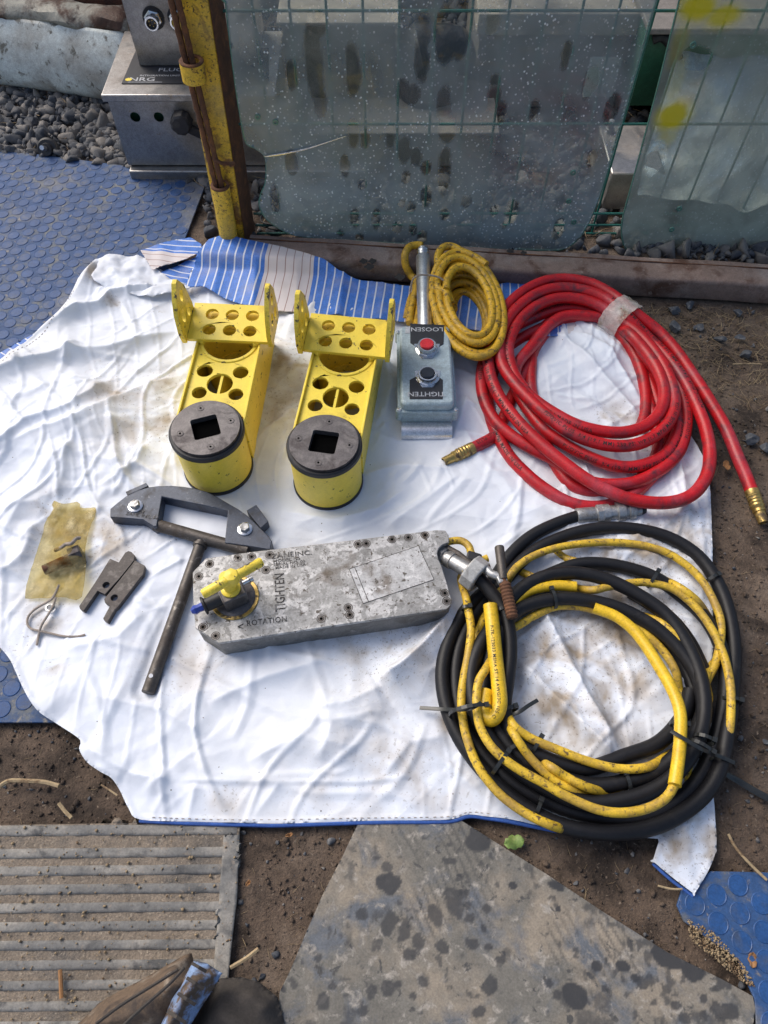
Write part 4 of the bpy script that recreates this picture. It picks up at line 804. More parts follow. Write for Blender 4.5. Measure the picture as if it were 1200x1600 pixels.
mb.v = [((v[0] - k.x) * (1 + .06 * math.cos(9 * math.atan2(v[2] - k.z, v[0] - k.x))) + k.x, v[1], (v[2] - k.z) * (1 + .06 * math.cos(9 * math.atan2(v[2] - k.z, v[0] - k.x))) + k.z) for v in mb.v]
obj('knob', mb, 'rubber', lo); obj('knob_cap', MB().box((k.x + .03, yf - .012, k.z - .032), (.045, .014, .022), ry=.5), 'rubber', lo, bevel=.004)
up = thing('connector_box', (-.5, 1.93, .227), 'upper stainless steel box with two round cable sockets, stacked on the lower box', 'metal box')
u0 = P(218, 103, .2275); ux0 = u0.x; uy = u0.y; ux1 = ux0 + .30
obj('housing', MB().box(((ux0 + ux1) / 2, uy + .09, .2275 + .17), (ux1 - ux0, .18, .34)), 'stainless', up, bevel=.002)
for (a, b, nm, mi) in [(240, 28, 'cable_socket', 'black_cap'), (279, 27, 'cable_socket', 'brass')]:
    q = PY(a, b, uy); s_ = obj(nm, MB().lathe((q.x, uy, q.z), (q.x, uy - 1, q.z), [(0, .026), (.003, .026), (.003, .020)], 24), 'rubber', up)
    obj('lock_nut', MB().lathe((q.x, uy - .002, q.z), (q.x, uy - 1, q.z), [(0, .0215), (.008, .0215), (.009, .019), (.009, .0)], 6), 'chrome', s_, angle=20)
    obj('socket_ring', MB().ring((q.x, uy - .030, q.z), (0, 1, 0), .026, .0165, .0125), 'chrome', s_)
    obj('socket_face', MB().cyl((q.x, uy - .012, q.z), (q.x, uy - .020, q.z), .0127), 'yellow' if mi == 'brass' else mi, s_)
    mb = MB()
    for kk in range(5): a_ = kk * 2 * math.pi / 5; mb.cyl((q.x + .007 * math.cos(a_), uy - .019, q.z + .007 * math.sin(a_)), (q.x + .007 * math.cos(a_), uy - .026, q.z + .007 * math.sin(a_)), .0014, 8)
    obj('contact_pins', mb, 'brass', s_)
# ---------------------------------------------------------------- old white panel, top left
wp = thing('white_body_panel', (-1.2, 2.15, 0), 'old white painted metal panel with rusted top lip, standing on gravel at the top left', 'panel')
xs = np.linspace(-2.6, -.70, 60); zz = np.concatenate([np.linspace(.0, .175, 22)]); vs = []; fs = []
PA = P(0, 138, .02); PB = P(160, 161, .02); sl_ = (PB.y - PA.y) / (PB.x - PA.x)
def pan(x, z): return PB.y + (x - PB.x) * sl_ + .75 * z - .07 * math.sin(min(1, z / .14) * 1.5) + .05 * math.exp(-z / .02) * .6 + .012 * float(fbm(np.array([x * 4]), np.array([z * 8]), 3, 2)[0])
for x in xs:
    for z in zz: vs.append((x, pan(x, z), z + .015 + (.0 if z > 0 else 0)))
n_ = len(zz)
for i in range(len(xs) - 1):
    for j in range(n_ - 1): fs.append((i * n_ + j, (i + 1) * n_ + j, (i + 1) * n_ + j + 1, i * n_ + j + 1))
obj('skin', MB().add(vs, fs), 'panel_white', wp, solid=.006)
M['panel_lip'] = mat('panel_lip', (.36, .34, .28), .6, wear=[((.08, .035, .02), 9, .45, .56, 10), ((.04, .02, .014), 22, .55, .66, 8)], bump=[(60, .8, .004)])
M['rust_heavy'] = mat('rust_heavy', (.085, .03, .016), .9, wear=[((.03, .014, .01), 18, .5, .6, 8), ((.3, .25, .18), 14, .6, .68, 8)], bump=[(60, 1, .01)])
vs = []; fs = []
for i, x in enumerate(xs):
    for j, (dz, dy) in enumerate([(.178, .068), (.190, .066), (.205, .075), (.215, .10), (.22, .2), (.5, .25)]): vs.append((x, PB.y + (x - PB.x) * sl_ + dy + .006 * math.sin(x * 31 + j), dz + .01 + .003 * math.sin(x * 47)))
for i in range(len(xs) - 1):
    for j in range(5): fs.append((i * 6 + j, (i + 1) * 6 + j, (i + 1) * 6 + j + 1, i * 6 + j + 1))
obj('top_lip', MB().add(vs, fs), 'panel_lip', wp, solid=.004)
q = PY(178, 6, PB.y + .04); pl = []
rr = random.Random(4)
for k in range(30): a = k * 2 * math.pi / 30; pl.append((q.x + .02 + .13 * math.cos(a) * (1 + .2 * rr.random()), q.z + .03 + (.035 * math.sin(a)) * (1 + .35 * rr.random())))
vs, fs = holed(pl, [], -.004, .004); obj('rust_scale', MB().add([(v[0], q.y + .012 - v[2] + .004 * math.sin(v[0] * 200), v[1]) for v in vs], fs), 'rust_heavy', wp)
# ---------------------------------------------------------------- things behind the fence
def bx(name, c, d, m, label, cat, rz=0., bev=.004, extra=None):
    t = thing(name, (c[0], c[1], c[2] - d[2] / 2), label, cat); obj('body', MB().box(c, d, rz), m, t, bevel=bev); return t
gb = bx('green_cabinet', (.99, 2.18, .165), (.62, .3, .20), 'green_paint', 'dark green metal cabinet seen in the gap between the two panes', 'cabinet')
obj('lid', MB().box((.99, 2.16, .273), (.64, .33, .015)), 'dark_box', gb, bevel=.003); obj('foot', MB().box((.99, 2.2, .03), (.5, .2, .06)), 'hole', gb)  # near-black block paints the shadow under the cabinet
hs = [PY(a, b, 2.02) for a, b in [(1020, 62), (1035, 58), (1050, 72), (1062, 95)]]; 
o = obj('black_hose', MB().tube(smooth_path(hs, 8), .012, 12), 'rubber'); tag(o, 'short black hose curving over the green cabinet in the gap', 'hose')
sbm = bx('steel_beam', (.635, 1.77, .053), (.135, .22, .104), 'stainless', 'pale grey steel box beam lying low behind the gap in the fence', 'beam')
obj('bolt', MB().lathe((.59, 1.84, .105), (.59, 1.84, 1), [(0, .012), (.01, .012), (.011, .008), (.03, .008), (.03, 0)], 6), 'zinc', sbm, angle=20)
c1_ = bx('brown_cabinet', (-.12, 2.25, .13), (.30, .34, .26), 'brown_box', 'brownish steel cabinet behind the wet pane, left of the black sack', 'cabinet')
obj('lid', MB().box((-.12, 2.24, .262), (.32, .37, .010)), 'beige_box', c1_, bevel=.003)
c3 = bx('low_case', (.05, 1.93, .045), (.50, .16, .09), 'dark_box', 'low grey-brown steel case standing before the brown cabinet', 'case'); obj('lid', MB().box((.05, 1.93, .094), (.51, .17, .008)), 'dark_box', c3, bevel=.003)
c2_ = bx('grey_cabinet', (.50, 2.32, .10), (.48, .36, .20), 'dark_box', 'dark grey cabinet with pale top ledge behind the wet pane', 'cabinet')
obj('ledge', MB().box((.50, 2.31, .232), (.50, .38, .055)), 'beige_box', c2_, bevel=.004)
q = PY(940, 120, 2.14); obj('label_panel', MB().box((q.x, 2.138, q.z), (.09, .008, .11)), 'panel_white', c2_, bevel=.002)
v = IV.copy() ; v = v * np.array([.12, .11, .16]) * (1 + .15 * np.sin(v[:, [0]] * 7 + v[:, [2]] * 5)); sk = obj('black_sack', MB().add(v + np.array([.135, 2.06, .12]), [tuple(f) for f in IF]), 'black_sack', sub=1); tag(sk, 'black plastic sack standing between the cabinets behind the wet pane', 'sack')  # added black lump standing in for a dark reflection in the glass
tp = polyP([(1014, 215), (1038, 140), (1075, 112), (1120, 95), (1260, 90), (1400, 90), (1400, 352), (1250, 345), (1120, 340), (1040, 336), (988, 330), (992, 300)], .05)
X, Y, Z, Fq = grid_patch(tp, .012, lambda x, y: .05 + .10 * fbm(x * 5 + y * 2, y * 3, 3, 4) + .015 * np.abs(np.sin((x * 12 - y * 22) + 4 * fbm(x * 4, y * 4, 5, 2))) + sst(1.75, 2.2, y) * .12)
M['poly'] = mat('polythene', (.40, .43, .43), .35, wear=[((.30, .37, .47), 5, .45, .6, 5), ((.36, .31, .24), 7, .55, .7, 6)], bump=[(40, .5, .01)])
o = np_obj('polythene_sheet', X, Y, Z, Fq, 'poly'); tag(o, 'crumpled pale plastic sheeting heaped behind the pane with yellow paint', 'plastic sheet')
bw_ = bx('steel_skip', (.2, 3.15, .45), (3.6, .2, .9), 'dark_box', 'dark steel skip side far behind the fence', 'skip')
# loose wires at the foot of the post
for i, l in enumerate([[(400, 285), (412, 300), (425, 312), (430, 330)], [(397, 300), (415, 318), (408, 345), (432, 352)], [(402, 350), (420, 356), (440, 360)]]):
    o = obj('loose_wire', MB().tube(smooth_path([P(a, b, .012 + .01 * j) + Vector((0, .0, 0)) for j, (a, b) in enumerate(l)], 6), .0028, 6), 'rubber'); tag(o, ['thin black wire hanging beside the post foot', 'thin black wire looping over gravel right of the post', 'short black wire on gravel by the rail end'][i], 'wire', 'loose black wires')
# socket body lying on the gravel
q = P(73, 236, .02); t = thing('rubber_grommet', (q.x, q.y, 0), 'round dark rubber grommet with a pale pin on the gravel by the blue mat', 'grommet')
obj('disc', MB().lathe((q.x, q.y + .02, .01), (q.x, q.y - .4, .30), [(0, .03), (.012, .031), (.018, .026), (.018, .018), (.026, .015), (.026, 0)], 24), 'rubber', t); obj('pin', MB().cyl((q.x, q.y - .002, .028), (q.x, q.y - .02, .042), .006), 'alu', t)
# ================================================================ yellow brackets (built once, copied)
def bracket():
    t = thing('yellow_bracket', (0, 0, 0), 'yellow steel bracket', 'bracket', 'yellow reaction brackets on the sheet')
    r_ = .0665; h = .112
    mb = MB().lathe((0, 0, 0), (0, 0, 1), [(.004, .0), (.004, r_), (h, r_), (h, .0)], 56); obj('drum', mb, 'yellow', t)
    obj('bottom_ring', MB().ring((0, 0, 0), (0, 0, 1), .010, r_ + .0022, r_ - .01, 56), 'rubber', t)
    obj('top_ring', MB().ring((0, 0, h - .001), (0, 0, 1), .013, r_ + .0035, r_ - .012, 56), 'rubber', t)
    a = .42; sq = []
    for k in range(4):
        cxx, cyy = .0245 * (1 if k in (0, 3) else -1), .0245 * (1 if k < 2 else -1)
        for j in range(4): th = (k * 90 + j * 30) * math.pi / 180; sq.append((cxx - math.copysign(.004, cxx) + .004 * math.cos(th), cyy - math.copysign(.004, cyy) + .004 * math.sin(th)))
    vs, fs = holed(circ(0, 0, .0635, 64), [sq], h + .006, h + .0185); m = Matrix.Rotation(R(22), 4, 'Z')
    cap = obj('socket_plate', MB().add(vs, fs).xf(m), 'dark_steel', t, bevel=.0018)
    obj('socket_well', MB().box((0, 0, h + .0055), (.05, .05, .001)).xf(m), 'hole', cap)
    for k in range(4):
        th = R(22 + 45 + 90 * k + 45); c_ = (.0475 * math.cos(th), .0475 * math.sin(th)); z = h + .0187
        s_ = obj('screw', MB().ring((c_[0], c_[1], z), (0, 0, 1), .0006, .0068, .0055, 20).lathe((c_[0], c_[1], z - .0002), (c_[0], c_[1], 1), [(0, .0055), (.0004, .005), (.0004, 0)], 16), 'dark_steel', cap)
        obj('screw_recess', MB().lathe((c_[0], c_[1], z + .0003), (c_[0], c_[1], 1), [(0, .0022), (.0003, .0022), (.0003, 0)], 6), 'hole', s_)
    # arm: side walls, perforated top plate
    W = .0615; y0, y1 = .045, .335; zt_ = .112
    for s in (-1, 1):
        n = 'side_wall'; mb = MB().prism([(s * W, y0 - .02), (s * (W + .0045), y0 - .02), (s * (W + .0045), y1), (s * W, y1)], .002, zt_ + .004); obj(n, mb, 'yellow', t, bevel=.001)
    ol = [(-W, y0), (W, y0), (W, y1), (-W, y1)]
    yc = .240; hl = [circ(-.036, .100, .0145), circ(.036, .100, .0145), circ(0, .125, .0255, 32), circ(-.036, .157, .0160), circ(.036, .157, .0155), circ(0, yc, .0535, 48)]
    vs, fs = holed(ol, hl, zt_ - .010, zt_ - .003); obj('top_plate', MB().add(vs, fs), 'yellow', t, bevel=.0008)
    obj('centre_web', MB().box((0, .128, .055), (.005, .11, .1)), 'yellow', t)
    obj('ring_tube', MB().ring((0, yc, .006), (0, 0, 1), zt_ - .0065, .0600, .0535, 56), 'yellow', t)
    obj('lower_ring', MB().ring((0, yc + .01, .004), (0, 0, 1), .02, .050, .041, 40), 'yellow_worn', t)
    # cradle: six-hole plate with two upright ears
    pw = .083; py0 = .228; py1 = .322; z = zt_ + .004
    hs_ = [circ(x, y, .0135, 22) for y in (.254, .294) for x in (-.042, 0, .042)]
    vs, fs = holed([(-pw, py0), (pw, py0), (pw, py1), (-pw, py1)], hs_, 0, .008)
    tl = Matrix.Translation((0, py0, z)) @ Matrix.Rotation(R(6), 4, 'X') @ Matrix.Translation((0, -py0, 0))
    cr = obj('cradle_plate', MB().add(vs, fs).xf(tl), 'yellow', t, bevel=.001)
    obj('cradle_filler', MB().box((0, py1 - .03, z - .006), (.10, .05, .006)), 'yellow', t)
    ear = [(.0, -.006), (.030, -.012), (.070, -.004), (.095, .010), (.118, .034), (.118, .046), (.085, .070), (.030, .082), (.0, .082)]
    ear = [(py0 + v_, z + u_) for u_, v_ in ear]   # (y, z)
    eh = [circ(py0 + .022, z + .048, .0105, 16, .015), circ(py0 + .054, z + .036, .0105, 16, .015), circ(py0 + .042, z + .082, .010, 16, .013)]
    vs, fs = holed(ear, eh, -.0045, .0045)
    for s in (-1, 1):
        mb = MB().add([(s * (pw + .005) + v_[2] + s * (v_[1] - z) * .02, v_[0], v_[1]) for v_ in vs], fs); obj('ear_plate', mb, 'yellow_worn', t, bevel=.0008, label=None)
    mb = MB()
    for s in (-1, 1): mb.tube([(s * .05, .2275, z - .001), (s * .058, .232, z - .002), (s * .066, .24, z - .004), (s * .066, .262, z - .006)], .0052, 8)
    obj('weld_bead', mb, 'yellow', t)
    obj('end_wall', MB().box((0, y1 - .003, .055), (2 * W, .006, .104)), 'yellow', t)
    return t
def copy_tree(o, parent=None):
    c_ = o.copy(); C.objects.link(c_); c_.parent = parent
    for ch in [x for x in bpy.data.objects if x.parent == o]: copy_tree(ch, c_)
    return c_
br = bracket(); c = P(321, 667, .141); br.location = (c.x, c.y, .010); br.rotation_euler = (0, 0, R(-3.5)); br['label'] = 'left yellow steel bracket, its dark disc with tilted square socket, nearest the post'
b2_ = copy_tree(br); c = P(506, 690, .141); b2_.location = (c.x, c.y, .010); b2_.rotation_euler = (0, 0, R(-7.5)); b2_['label'] = 'right yellow steel bracket, its ears reaching the grey push-button box'
for ch in b2_.children:
    if ch.name.startswith('socket_plate'): ch.rotation_euler = (0, 0, R(-24))
# ================================================================ push-button box
pb = thing('pendant_control', tuple(P(667, 600, 0)), 'grey-blue push-button control box with a red and a black button, lying above the tool', 'control box')
yA = P(665, 507, .082).y; yB = P(667, 633, .082).y; xc = P(666, 570, .082).x; wd = .118; z1 = .082; ym = (yA + yB) / 2; ln = yA - yB
def rr_poly(cx, cy, w_, l_, r_, n=5):
    o = []
    for k, (sx_, sy_) in enumerate([(1, 1), (-1, 1), (-1, -1), (1, -1)]):
        for j in range(n): th = (k * 90 + j * 90 / (n - 1)) * math.pi / 180; o.append((cx + sx_ * (w_ / 2 - r_) + r_ * math.cos(th), cy + sy_ * (l_ / 2 - r_) + r_ * math.sin(th)))
    return o
obj('case_body', MB().prism(rr_poly(xc, ym, wd - .004, ln, .010), .024, .056), 'box_blue', pb, bevel=.002)
obj('case_lid', MB().prism(rr_poly(xc, ym, wd - .010, ln - .006, .012), .0585, z1), 'box_blue', pb, bevel=.005)
obj('lid_flange', MB().prism(rr_poly(xc, ym, wd + .002, ln + .004, .009), .055, .0615), 'box_blue', pb, bevel=.001)
for sx_ in (-1, 1):
    for sy_ in (-1, 1):
        c = (xc + sx_ * (wd / 2 - .002), ym + sy_ * (ln / 2 - .004)); obj('lid_lug', MB().cyl((c[0], c[1], .035), (c[0], c[1], .0625), .0065, 16), 'box_blue', pb, bevel=.001)
        obj('lid_screw', MB().lathe((c[0], c[1], .062), (c[0], c[1], 1), [(0, .0045), (.003, .004), (.0035, 0)], 14), 'chrome', pb)
def ppl(l, z): return [(P(a, b, z).x, P(a, b, z).y) for a, b in l]
zl = z1 + .0006
obj('loosen_plate', MB().prism(ppl([(641, 506), (694, 508), (693, 538), (683, 544), (651, 543), (641, 536)], z1), z1 - .001, z1 + .001), 'black_plate', pb, bevel=.0006)
obj('tighten_plate', MB().prism(ppl([(640, 594), (651, 588), (684, 588), (692, 594), (692, 624), (640, 624)], z1), z1 - .001, z1 + .001), 'black_plate', pb, bevel=.0006)
obj('sticker', MB().prism(ppl([(634, 511), (641, 511), (640, 521), (633, 521)], z1), z1 - .001, z1 + .0008), 'print_silver', pb)
c = P(667, 515, z1); flat_text('lettering', 'LOOSEN', .0165, c, math.pi, 'print_silver', pb, z1 + .0013, sx=1.1)
c = P(666, 616, z1); flat_text('lettering', 'TIGHTEN', .0165, c, math.pi, 'print_silver', pb, z1 + .0013, sx=1.1)
for (a, b, m_, lab) in [(667, 541, 'red_cap', 'red push button'), (668, 586, 'black_cap', 'black push button')]:
    c = P(a, b, z1 + .01); bt = obj('push_button', MB().lathe((c.x, c.y, z1 + .004), (c.x, c.y, 1), [(0, .0145), (.014, .0145), (.0155, .0130), (.0155, 0)], 32), m_, pb, label=lab)
    obj('bezel', MB().ring((c.x, c.y, z1 + .0), (0, 0, 1), .0155, .0192, .0155, 40), 'chrome', bt)
    obj('bezel_nut', MB().lathe((c.x, c.y, z1 + .0005), (c.x, c.y, 1), [(0, .0235), (.004, .0235), (.005, .0215), (.005, 0)], 8), 'chrome', bt, angle=20)
    obj('lock_washer', MB().prism(ppl([(a - 20, b - 3 if m_ == 'red_cap' else b - 6), (a + 20, b - 3 if m_ == 'red_cap' else b - 6), (a + 18, b + 8), (a + 8, b + 20), (a - 8, b + 20), (a - 18, b + 8)], z1), z1 - .0005, z1 + .0016), 'chrome', bt)
# belt clip
ys = [(yB - .002, .030), (yB - .016, .031), (yB - .028, .027), (yB - .033, .018), (yB - .032, .010), (yB - .01, .0085), (yB + .06, .010)]
vs = []; fs = []
for k, (y_, z_) in enumerate(ys):
    for s in (-1, 1):
        for dz in (0, -.0016): vs.append((xc + s * (wd * .44), y_ , z_ + dz))
for k in range(len(ys) - 1):
    a = k * 4; b = a + 4; fs += [(a, a + 2, b + 2, b), (a + 1, b + 1, b + 3, a + 3), (a, b, b + 1, a + 1), (a + 2, a + 3, b + 3, b + 2)]
fs += [(0, 1, 3, 2), (len(ys) * 4 - 4, len(ys) * 4 - 2, len(ys) * 4 - 1, len(ys) * 4 - 3)]
obj('belt_clip', MB().add(vs, fs), 'alu', pb, angle=60)
pA = P(664, 508, .047); pA.z = .047; pB = P(661, 402, .078)
ax = (pB - pA).normalized(); Lh = (pB - pA).length
obj('handle_tube', MB().lathe(pA - ax * .02, pB, [(0, .0165), (Lh + .02, .0165), (Lh + .022, .0150)], 32), 'alu', pb)
obj('cord_gland', MB().lathe(pB, pB + ax, [(-.002, .0138), (.005, .0138), (.005, .0125), (.008, .0138), (.014, .0138), (.014, .0125), (.017, .0136), (.023, .013), (.026, .0095), (.026, 0)], 24), 'chrome', pb, angle=25)
# ================================================================ hoses and cords
def path_obj(name, segs, r_, m, parent, n=9, seg=14, join=True):
    mb = MB()
    for s in segs: mb.tube(smooth_path([P(a, b, z) for a, b, z in s], n), r_, seg)
    return obj(name, mb, m, parent, angle=80)
def letters_on(name, body, size, path, start, r_, m, parent, side=0.0, flip=False):
    pts = [Vector(p) for p in path]; cum = [0]
    for a, b in zip(pts[:-1], pts[1:]): cum.append(cum[-1] + (b - a).length)
    vs, fs = text_mesh(body, size, 'LEFT', 1.15)
    if not vs: return
    Lm = max(v_[0] for v_ in vs); out = []; cumA = np.array(cum)
    for v_ in vs:
        s = start + (Lm - v_[0] if flip else v_[0]); s = min(max(s, 0), cum[-1] - 1e-4); i = int(np.searchsorted(cumA, s, side='right') - 1); i = min(max(i, 0), len(pts) - 2)
        t = (s - cum[i]) / max(cum[i + 1] - cum[i], 1e-6); c_ = pts[i].lerp(pts[i + 1], t); tg = (pts[i + 1] - pts[i]).normalized()
        if 0 < i: tg = tg.lerp((pts[i] - pts[i - 1]).normalized(), .5 * (1 - t)).normalized()
        viewer = (camo.location - c_); viewer.z += .3
        nrm = Vector((0, -.35, 1)); nrm = (nrm - tg * nrm.dot(tg)).normalized(); bn = nrm.cross(tg); yy = (-v_[1] if flip else v_[1]); th = yy / r_ + side
        out.append(c_ + (nrm * math.cos(th) + bn * math.sin(th)) * (r_ + .0004))
    return obj(name, MB().add(out, fs), m, parent, smooth=False)
# --- yellow cord of the push-button box
cord = thing('yellow_cord_coil', tuple(P(725, 500, 0)), 'dirty yellow rubber cord coiled beside the push-button box, tied with twine', 'cord')
RC = .0088
def S(l, z0, z1=None):
    n = len(l); z1 = z0 if z1 is None else z1; return [(a, b, z0 + (z1 - z0) * i / (n - 1)) for i, (a, b) in enumerate(l)]
def oval(cx, cy, rx, ry, tilt, a0, a1, z0, z1, n=16):
    o = []; ct, st = math.cos(R(tilt)), math.sin(R(tilt))
    for k in range(n + 1):
        a = R(a0 + (a1 - a0) * k / n); u = rx * math.cos(a); v = ry * math.sin(a); o.append((cx + u * ct - v * st, cy + u * st + v * ct, z0 + (z1 - z0) * k / n))
    return o
cs = [S([(660, 384), (652, 383), (640, 386), (633, 398), (634, 415), (642, 430), (650, 440), (648, 462), (642, 485), (640, 505)], .05, .03),
      S([(650, 440), (640, 470), (634, 500)], .02), S([(653, 445), (655, 480), (650, 510)], .03),
      ]
rc = random.Random(12)
coil = []
for i in range(15):
    k = i / 14; cx_ = 733 + rc.uniform(-3, 3) - 2 * k; cy_ = 470 + 30 * k + rc.uniform(-3, 3); rx_ = [33, 42, 51, 37, 47, 40, 50, 44, 38, 46, 30, 26, 36, 22, 30][i]; ry_ = [56, 70, 84, 62, 78, 60, 72, 60, 50, 56, 50, 40, 60, 36, 46][i]
    coil += oval(cx_, cy_, rx_, ry_, -20 + rc.uniform(-4, 4), -150, 205, .088 - .072 * k, .084 - .072 * k, 22)
cs.append(coil)
cs.append(S([(705, 475), (697, 450), (687, 425), (684, 402), (691, 388), (705, 385), (722, 393), (742, 402), (760, 414)], .07, .09))
def lift(a, b, z):
    q = P(a, b, .07); fy = (ra + dn_r * .080); k = (q - fy).dot(dn_r)   # k < 0: beyond the rail's front edge
    w_ = 1 - float(sst(.0, .06, np.array(k + .01))); return max(z, (.069 + max(0, z - .02) * .3) * w_ + z * (1 - w_))
cs = [[(a, b, lift(a, b, z)) for a, b, z in sg] for sg in cs]
path_obj('cord', cs, RC, 'yellow_cord', cord)
tw = smooth_path([P(a, b, z) for a, b, z in [(641, 455, .06), (645, 437, .085), (655, 430, .1), (670, 430, .1), (685, 433, .096), (695, 440, .09), (703, 448, .08)]], 8)
obj('twine_tie', MB().tube(tw, .0022, 6), 'twine', cord)
# --- red hose
hose = thing('red_air_hose', tuple(P(920, 620, 0)), 'long coiled red rubber air hose with brass ends, taped together at its top right', 'hose')
def Z6(l, z0, z1=None):
    return S([(680 + a / 2.3077, 410 + b / 2.3077) for a, b in l], z0, z1)
RH = .0125
loops = []
loops += Z6([(1146, 838), (1120, 770), (1090, 700), (1048, 600), (990, 500), (925, 400), (860, 308), (800, 245)], .018, .05)
loops += Z6([(715, 178), (640, 118), (560, 76), (470, 60), (390, 70), (310, 110), (245, 175), (207, 250), (192, 330), (200, 410), (235, 490), (300, 575), (375, 650), (460, 720), (550, 785), (640, 832), (740, 862), (850, 865), (930, 835), (978, 770), (990, 690), (975, 600), (940, 510), (893, 420), (835, 340), (770, 275)], .062, .045)
loops += Z6([(690, 195), (620, 135), (540, 102), (450, 92), (370, 112), (300, 160), (250, 225), (231, 300), (243, 370), (285, 435), (350, 505), (430, 575), (510, 625), (600, 655), (680, 662), (750, 648), (815, 608), (855, 550), (862, 480), (835, 395), (785, 315), (725, 250)], .066, .058)
loops += Z6([(665, 208), (600, 160), (520, 132), (440, 130), (370, 155), (310, 203), (272, 270), (264, 330), (290, 415), (350, 488), (430, 545), (520, 590), (620, 612), (700, 610), (770, 582), (815, 530), (825, 460), (800, 385), (755, 318), (700, 258)], .056, .062)
loops += Z6([(650, 225), (590, 185), (480, 165), (380, 190), (290, 230), (215, 290), (175, 360), (166, 430), (178, 500), (215, 570), (275, 625), (350, 672), (430, 712), (500, 760), (560, 792), (640, 802), (730, 790), (820, 742), (880, 680), (903, 600), (903, 530), (880, 450), (830, 370), (770, 300)], .030, .035)
loops += Z6([(665, 215), (570, 195), (480, 192), (420, 218), (350, 300), (292, 380), (300, 470), (380, 590), (460, 650), (540, 695), (640, 732), (730, 735), (820, 700), (862, 640), (872, 570), (850, 480), (800, 400), (740, 330)], .036, .036)
loops += Z6([(640, 225), (540, 200), (400, 230), (250, 320), (195, 450), (200, 560), (255, 680), (325, 760), (400, 820), (480, 865), (560, 882), (640, 872), (720, 832), (790, 760), (830, 680), (828, 600), (800, 500), (770, 420), (720, 340)], .018, .02)
loops += Z6([(640, 235), (560, 205), (470, 195), (400, 225), (355, 290), (346, 380), (347, 460), (380, 600), (430, 720), (490, 800), (560, 826), (650, 822), (740, 780), (800, 690), (800, 610), (772, 500), (748, 400), (700, 310)], .018, .018)
loops += Z6([(625, 240), (560, 215), (480, 215), (415, 240), (365, 300), (340, 360), (310, 420), (270, 500), (240, 580), (215, 625), (165, 655), (122, 676)], .016, .018)
hpth = smooth_path([P(a, b, z) for a, b, z in loops], 8)
obj('hose', MB().tube(hpth, RH, 16), 'red_hose', hose, angle=80)
extra = [Z6([(640, 225), (700, 300), (735, 370), (755, 450), (757, 540), (735, 610)], .035, .018)]
path_obj('hose_loop', extra, RH, 'red_hose', hose)
tot = 0; cumh = [0]
for a, b in zip(hpth[:-1], hpth[1:]): cumh.append(cumh[-1] + (b - a).length)
ph = 'PLIOVIC PLUS  3/4 (19.1 MM) 250 PSI WP (1.7 MPa) MADE IN USA   '
for k in range(11): letters_on('printed_text', ph, .0105, hpth, .9 + k * .92, RH, 'print_black', hose, side=-.35 + .25 * ((k * 7) % 3 - 1))
def fitting(p, q, parent, m='brass', sc_=.80):
    """hose tail with ribs from p outwards to q"""
    prof = [(-.012, .0165), (.0, .0168)]
    for k in range(4): prof += [(.003 + k * .0085, .0158), (.006 + k * .0085, .0172), (.0085 + k * .0085, .0158)]
    prof += [(.038, .0135), (.040, .0150), (.046, .0150), (.048, .0125), (.075, .0115), (.076, .0085), (.070, .008), (.07, 0)]
    return obj('hose_end', MB().lathe(p, q, [(t * sc_, r_ * sc_) for t, r_ in prof], 20), m, parent, angle=25)
e0 = P(loops[0][0], loops[0][1], .018); fitting(e0, e0 + (hpth[0] - hpth[3]), hose)
fitting(hpth[-1], hpth[-1] + (hpth[-1] - hpth[-4]), hose)
# clear tape over the bundle
tpA = P(*[680 + 618 / 2.3077, 410 + 232 / 2.3077], .045); tpB = P(680 + 722 / 2.3077, 410 + 160 / 2.3077, .045)
axd = (P(760, 0, 0) - P(760, 0, 0)); dirT = (tpB - tpA).normalized(); along = Vector((dirT.y, -dirT.x, 0)); cT = (tpA + tpB) / 2; cT.z = .043
vs = []; fs = []; n = 36; rw = (tpB - tpA).length / 2 - .001
for j in range(9):
    for k in range(n):
        a = 2 * math.pi * k / n; wob = 1 + .04 * math.sin(k * 2.3 + j * 1.1); vs.append(cT + along * ((j - 4) * .0062) + dirT * (rw * wob * math.cos(a)) + Vector((0, 0, .039 * wob * math.sin(a))))
for j in range(8):
    for k in range(n): fs.append((j * n + k, j * n + (k + 1) % n, (j + 1) * n + (k + 1) % n, (j + 1) * n + k))
obj('tape_wrap', MB().add(vs, fs), 'tape', hose, angle=80)
